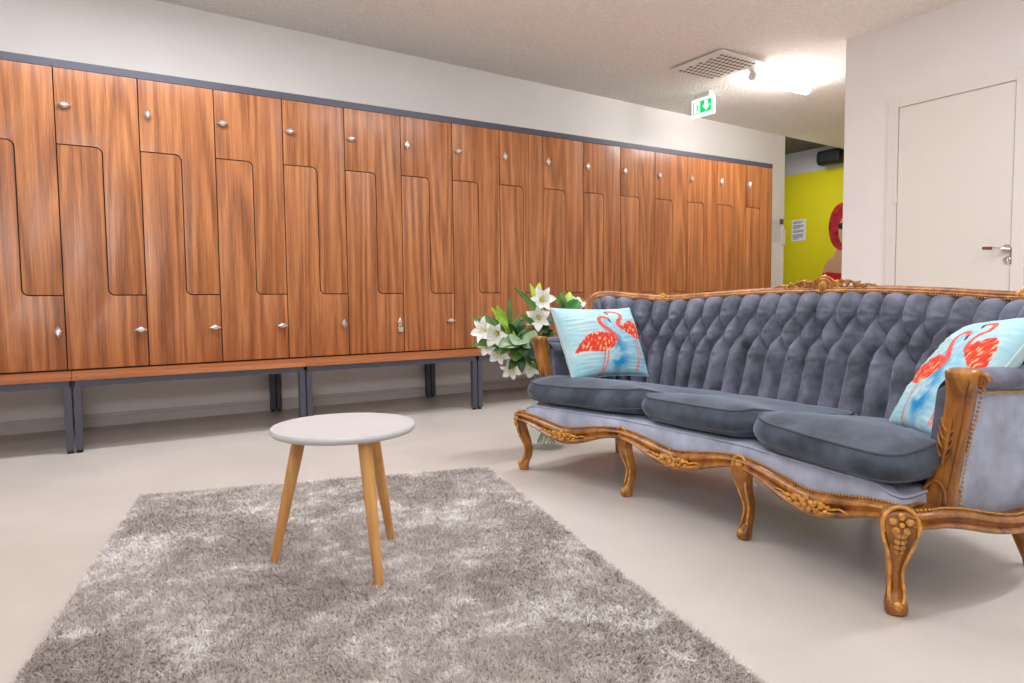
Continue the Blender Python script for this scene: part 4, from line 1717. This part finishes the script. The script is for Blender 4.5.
foliage('leafy stem with narrow lime leaves fanning up at the left of the bunch', 9, (1.88, 3.0, 0.62),
        [((1.88, 3.0, 0.60), (1.775, 3.0, 0.735), 0.014, 0.05, 'leaf_lime', 1), ((1.88, 3.0, 0.615), (1.825, 3.03, 0.745), 0.014, -0.05, 'leaf_lime', 1),
         ((1.885, 3.0, 0.62), (1.885, 3.0, 0.785), 0.010, 0.08, 'leaf', 1),
         ((1.86, 2.98, 0.58), (1.745, 2.98, 0.685), 0.009, 0.12, 'leaf', 1), ((1.89, 2.99, 0.60), (1.935, 2.97, 0.70), 0.010, 0.1, 'leaf', 1), ((1.88, 2.98, 0.57), (1.80, 2.94, 0.655), 0.010, 0.1, 'leaf_lime', 1),
         ((1.87, 2.97, 0.55), (1.70, 2.95, 0.575), 0.011, 0.15, 'leaf', 1), ((1.89, 2.97, 0.56), (1.99, 2.93, 0.625), 0.013, 0.1, 'leaf', 1), ((1.91, 2.96, 0.52), (1.97, 2.87, 0.55), 0.018, 0.1, 'leaf', 0.9), ((1.87, 3.0, 0.60), (1.70, 3.02, 0.70), 0.013, 0.1, 'leaf', 1),
         ((1.88, 3.0, 0.60), (1.985, 3.0, 0.665), 0.015, 0.1, 'leaf_dark', 1), ((1.87, 3.0, 0.58), (1.76, 2.96, 0.63), 0.016, 0.1, 'leaf', 1),
         ((1.90, 3.0, 0.57), (1.83, 2.93, 0.65), 0.020, 0.1, 'leaf_dark', 1), ((1.90, 3.0, 0.57), (1.95, 2.95, 0.64), 0.020, 0.1, 'leaf_dark', 1)])
foliage('leafy stem with broad grey-green leaves in the middle of the bunch', 10, (1.88, 2.87, 0.585),
        [((1.87, 2.87, 0.575), (1.795, 2.82, 0.555), 0.036, 0.1, 'leaf_grey', 0.6), ((1.88, 2.87, 0.58), (1.925, 2.82, 0.55), 0.038, 0.1, 'leaf_grey', 0.6),
         ((1.87, 2.87, 0.56), (1.73, 2.86, 0.545), 0.030, 0.12, 'leaf_grey', 0.8), ((1.88, 2.87, 0.57), (1.86, 2.82, 0.50), 0.032, 0.1, 'leaf_dark', 0.7),
         ((1.90, 2.88, 0.54), (1.95, 2.82, 0.48), 0.030, 0.1, 'leaf_dark', 0.7), ((1.88, 2.90, 0.54), (1.82, 2.86, 0.47), 0.026, 0.1, 'leaf', 0.8),
         ((1.86, 2.90, 0.55), (1.755, 2.88, 0.505), 0.016, 0.12, 'leaf', 1), ((1.90, 2.89, 0.50), (1.955, 2.84, 0.42), 0.018, 0.1, 'leaf', 0.9), ((1.88, 2.90, 0.50), (1.865, 2.86, 0.41), 0.016, 0.1, 'leaf_dark', 1)])
foliage('leafy stem with one big round dark leaf behind the flamingo cushion', 11, (2.235, 2.95, 0.70),
        [((2.205, 2.95, 0.690), (2.280, 2.93, 0.762), 0.026, 0.05, 'leaf_round', 0.45), ((2.22, 2.97, 0.71), (2.205, 3.0, 0.81), 0.012, 0.12, 'leaf', 1),
         ((2.23, 2.97, 0.72), (2.285, 3.02, 0.812), 0.016, 0.05, 'leaf_lime', 1), ((2.21, 2.97, 0.71), (2.13, 3.0, 0.80), 0.011, 0.2, 'leaf', 1)])
foliage('leafy stem with narrow dark leaves behind the topmost lily bloom', 12, (2.045, 3.0, 0.74),
        [((2.04, 3.0, 0.72), (1.915, 3.0, 0.833), 0.012, 0.05, 'leaf', 1), ((2.05, 3.0, 0.74), (2.085, 3.02, 0.862), 0.014, 0.05, 'leaf_lime', 1),
         ((2.04, 2.98, 0.66), (2.03, 2.88, 0.60), 0.026, 0.1, 'leaf_dark', 0.8), ((2.03, 2.98, 0.66), (1.92, 2.93, 0.69), 0.016, 0.1, 'leaf', 1),
         ((2.04, 2.98, 0.64), (2.08, 2.87, 0.66), 0.026, 0.1, 'leaf_dark', 0.8)])

# ------------------------------------------------------------------ light
world = bpy.data.worlds.new('World')
SC.world = world
world.use_nodes = True
world.node_tree.nodes['Background'].inputs['Color'].default_value = (1, 0.97, 0.93, 1)
world.node_tree.nodes['Background'].inputs['Strength'].default_value = 0.05


def area(name, loc, sx, sy, energy, col=(1, 0.965, 0.92), rot=(0, 0, 0)):
    L = bpy.data.lights.new(name, 'AREA')
    L.shape = 'RECTANGLE'
    L.size, L.size_y = sx, sy
    L.energy = energy
    L.color = col
    o = bpy.data.objects.new(name, L)
    o.location = loc
    o.rotation_euler = rot
    COL.objects.link(o)
    return o


LC = (0.97, 0.98, 1.03)
for lx, ly, le in ((0.3, 3.7, 38), (-2.0, 2.6, 6), (2.3, 3.0, 27), (3.3, 0.4, 38), (0.6, 0.4, 6), (0.6, -2.0, 14)):
    area('ceiling_lamp_light', (lx, ly, ceil_z(lx) - 0.06), 1.3, 0.12, le, LC)
area('corridor_lamp_light', (7.2, 5.4, 2.66), 0.8, 0.3, 18, LC)
area('passage_lamp_light', (5.08, 3.76, ceil_z(5.1) - 0.115), 0.62, 0.07, 10, LC)
# added fill light behind the camera, bounced off the ceiling like a flash
area('bounce_fill_light', (-0.3, -0.1, 1.40), 0.6, 0.6, 74, LC, (math.radians(180 - 35), 0, math.radians(-32)))

# ------------------------------------------------------------------ camera
cam = bpy.data.cameras.new('Camera')
cam.sensor_width = 36
cam.lens = 24.223
cam.clip_start = 0.02
co = bpy.data.objects.new('Camera', cam)
COL.objects.link(co)
fw = Vector((0.5331, 0.8436, -0.0640)).normalized()
rt = Vector((0.8450, -0.5347, -0.0102))
rt = (rt - fw * rt.dot(fw)).normalized()
upv = rt.cross(fw)
mw = Matrix((rt, upv, -fw)).transposed().to_4x4()
mw.translation = (0, 0, 0.7855)
co.matrix_world = mw
SC.camera = co

SC.view_settings.view_transform = 'Standard'
SC.view_settings.look = 'None'
SC.view_settings.exposure = 0.0
SC.view_settings.gamma = 1.0
SC.view_settings.use_curve_mapping = False
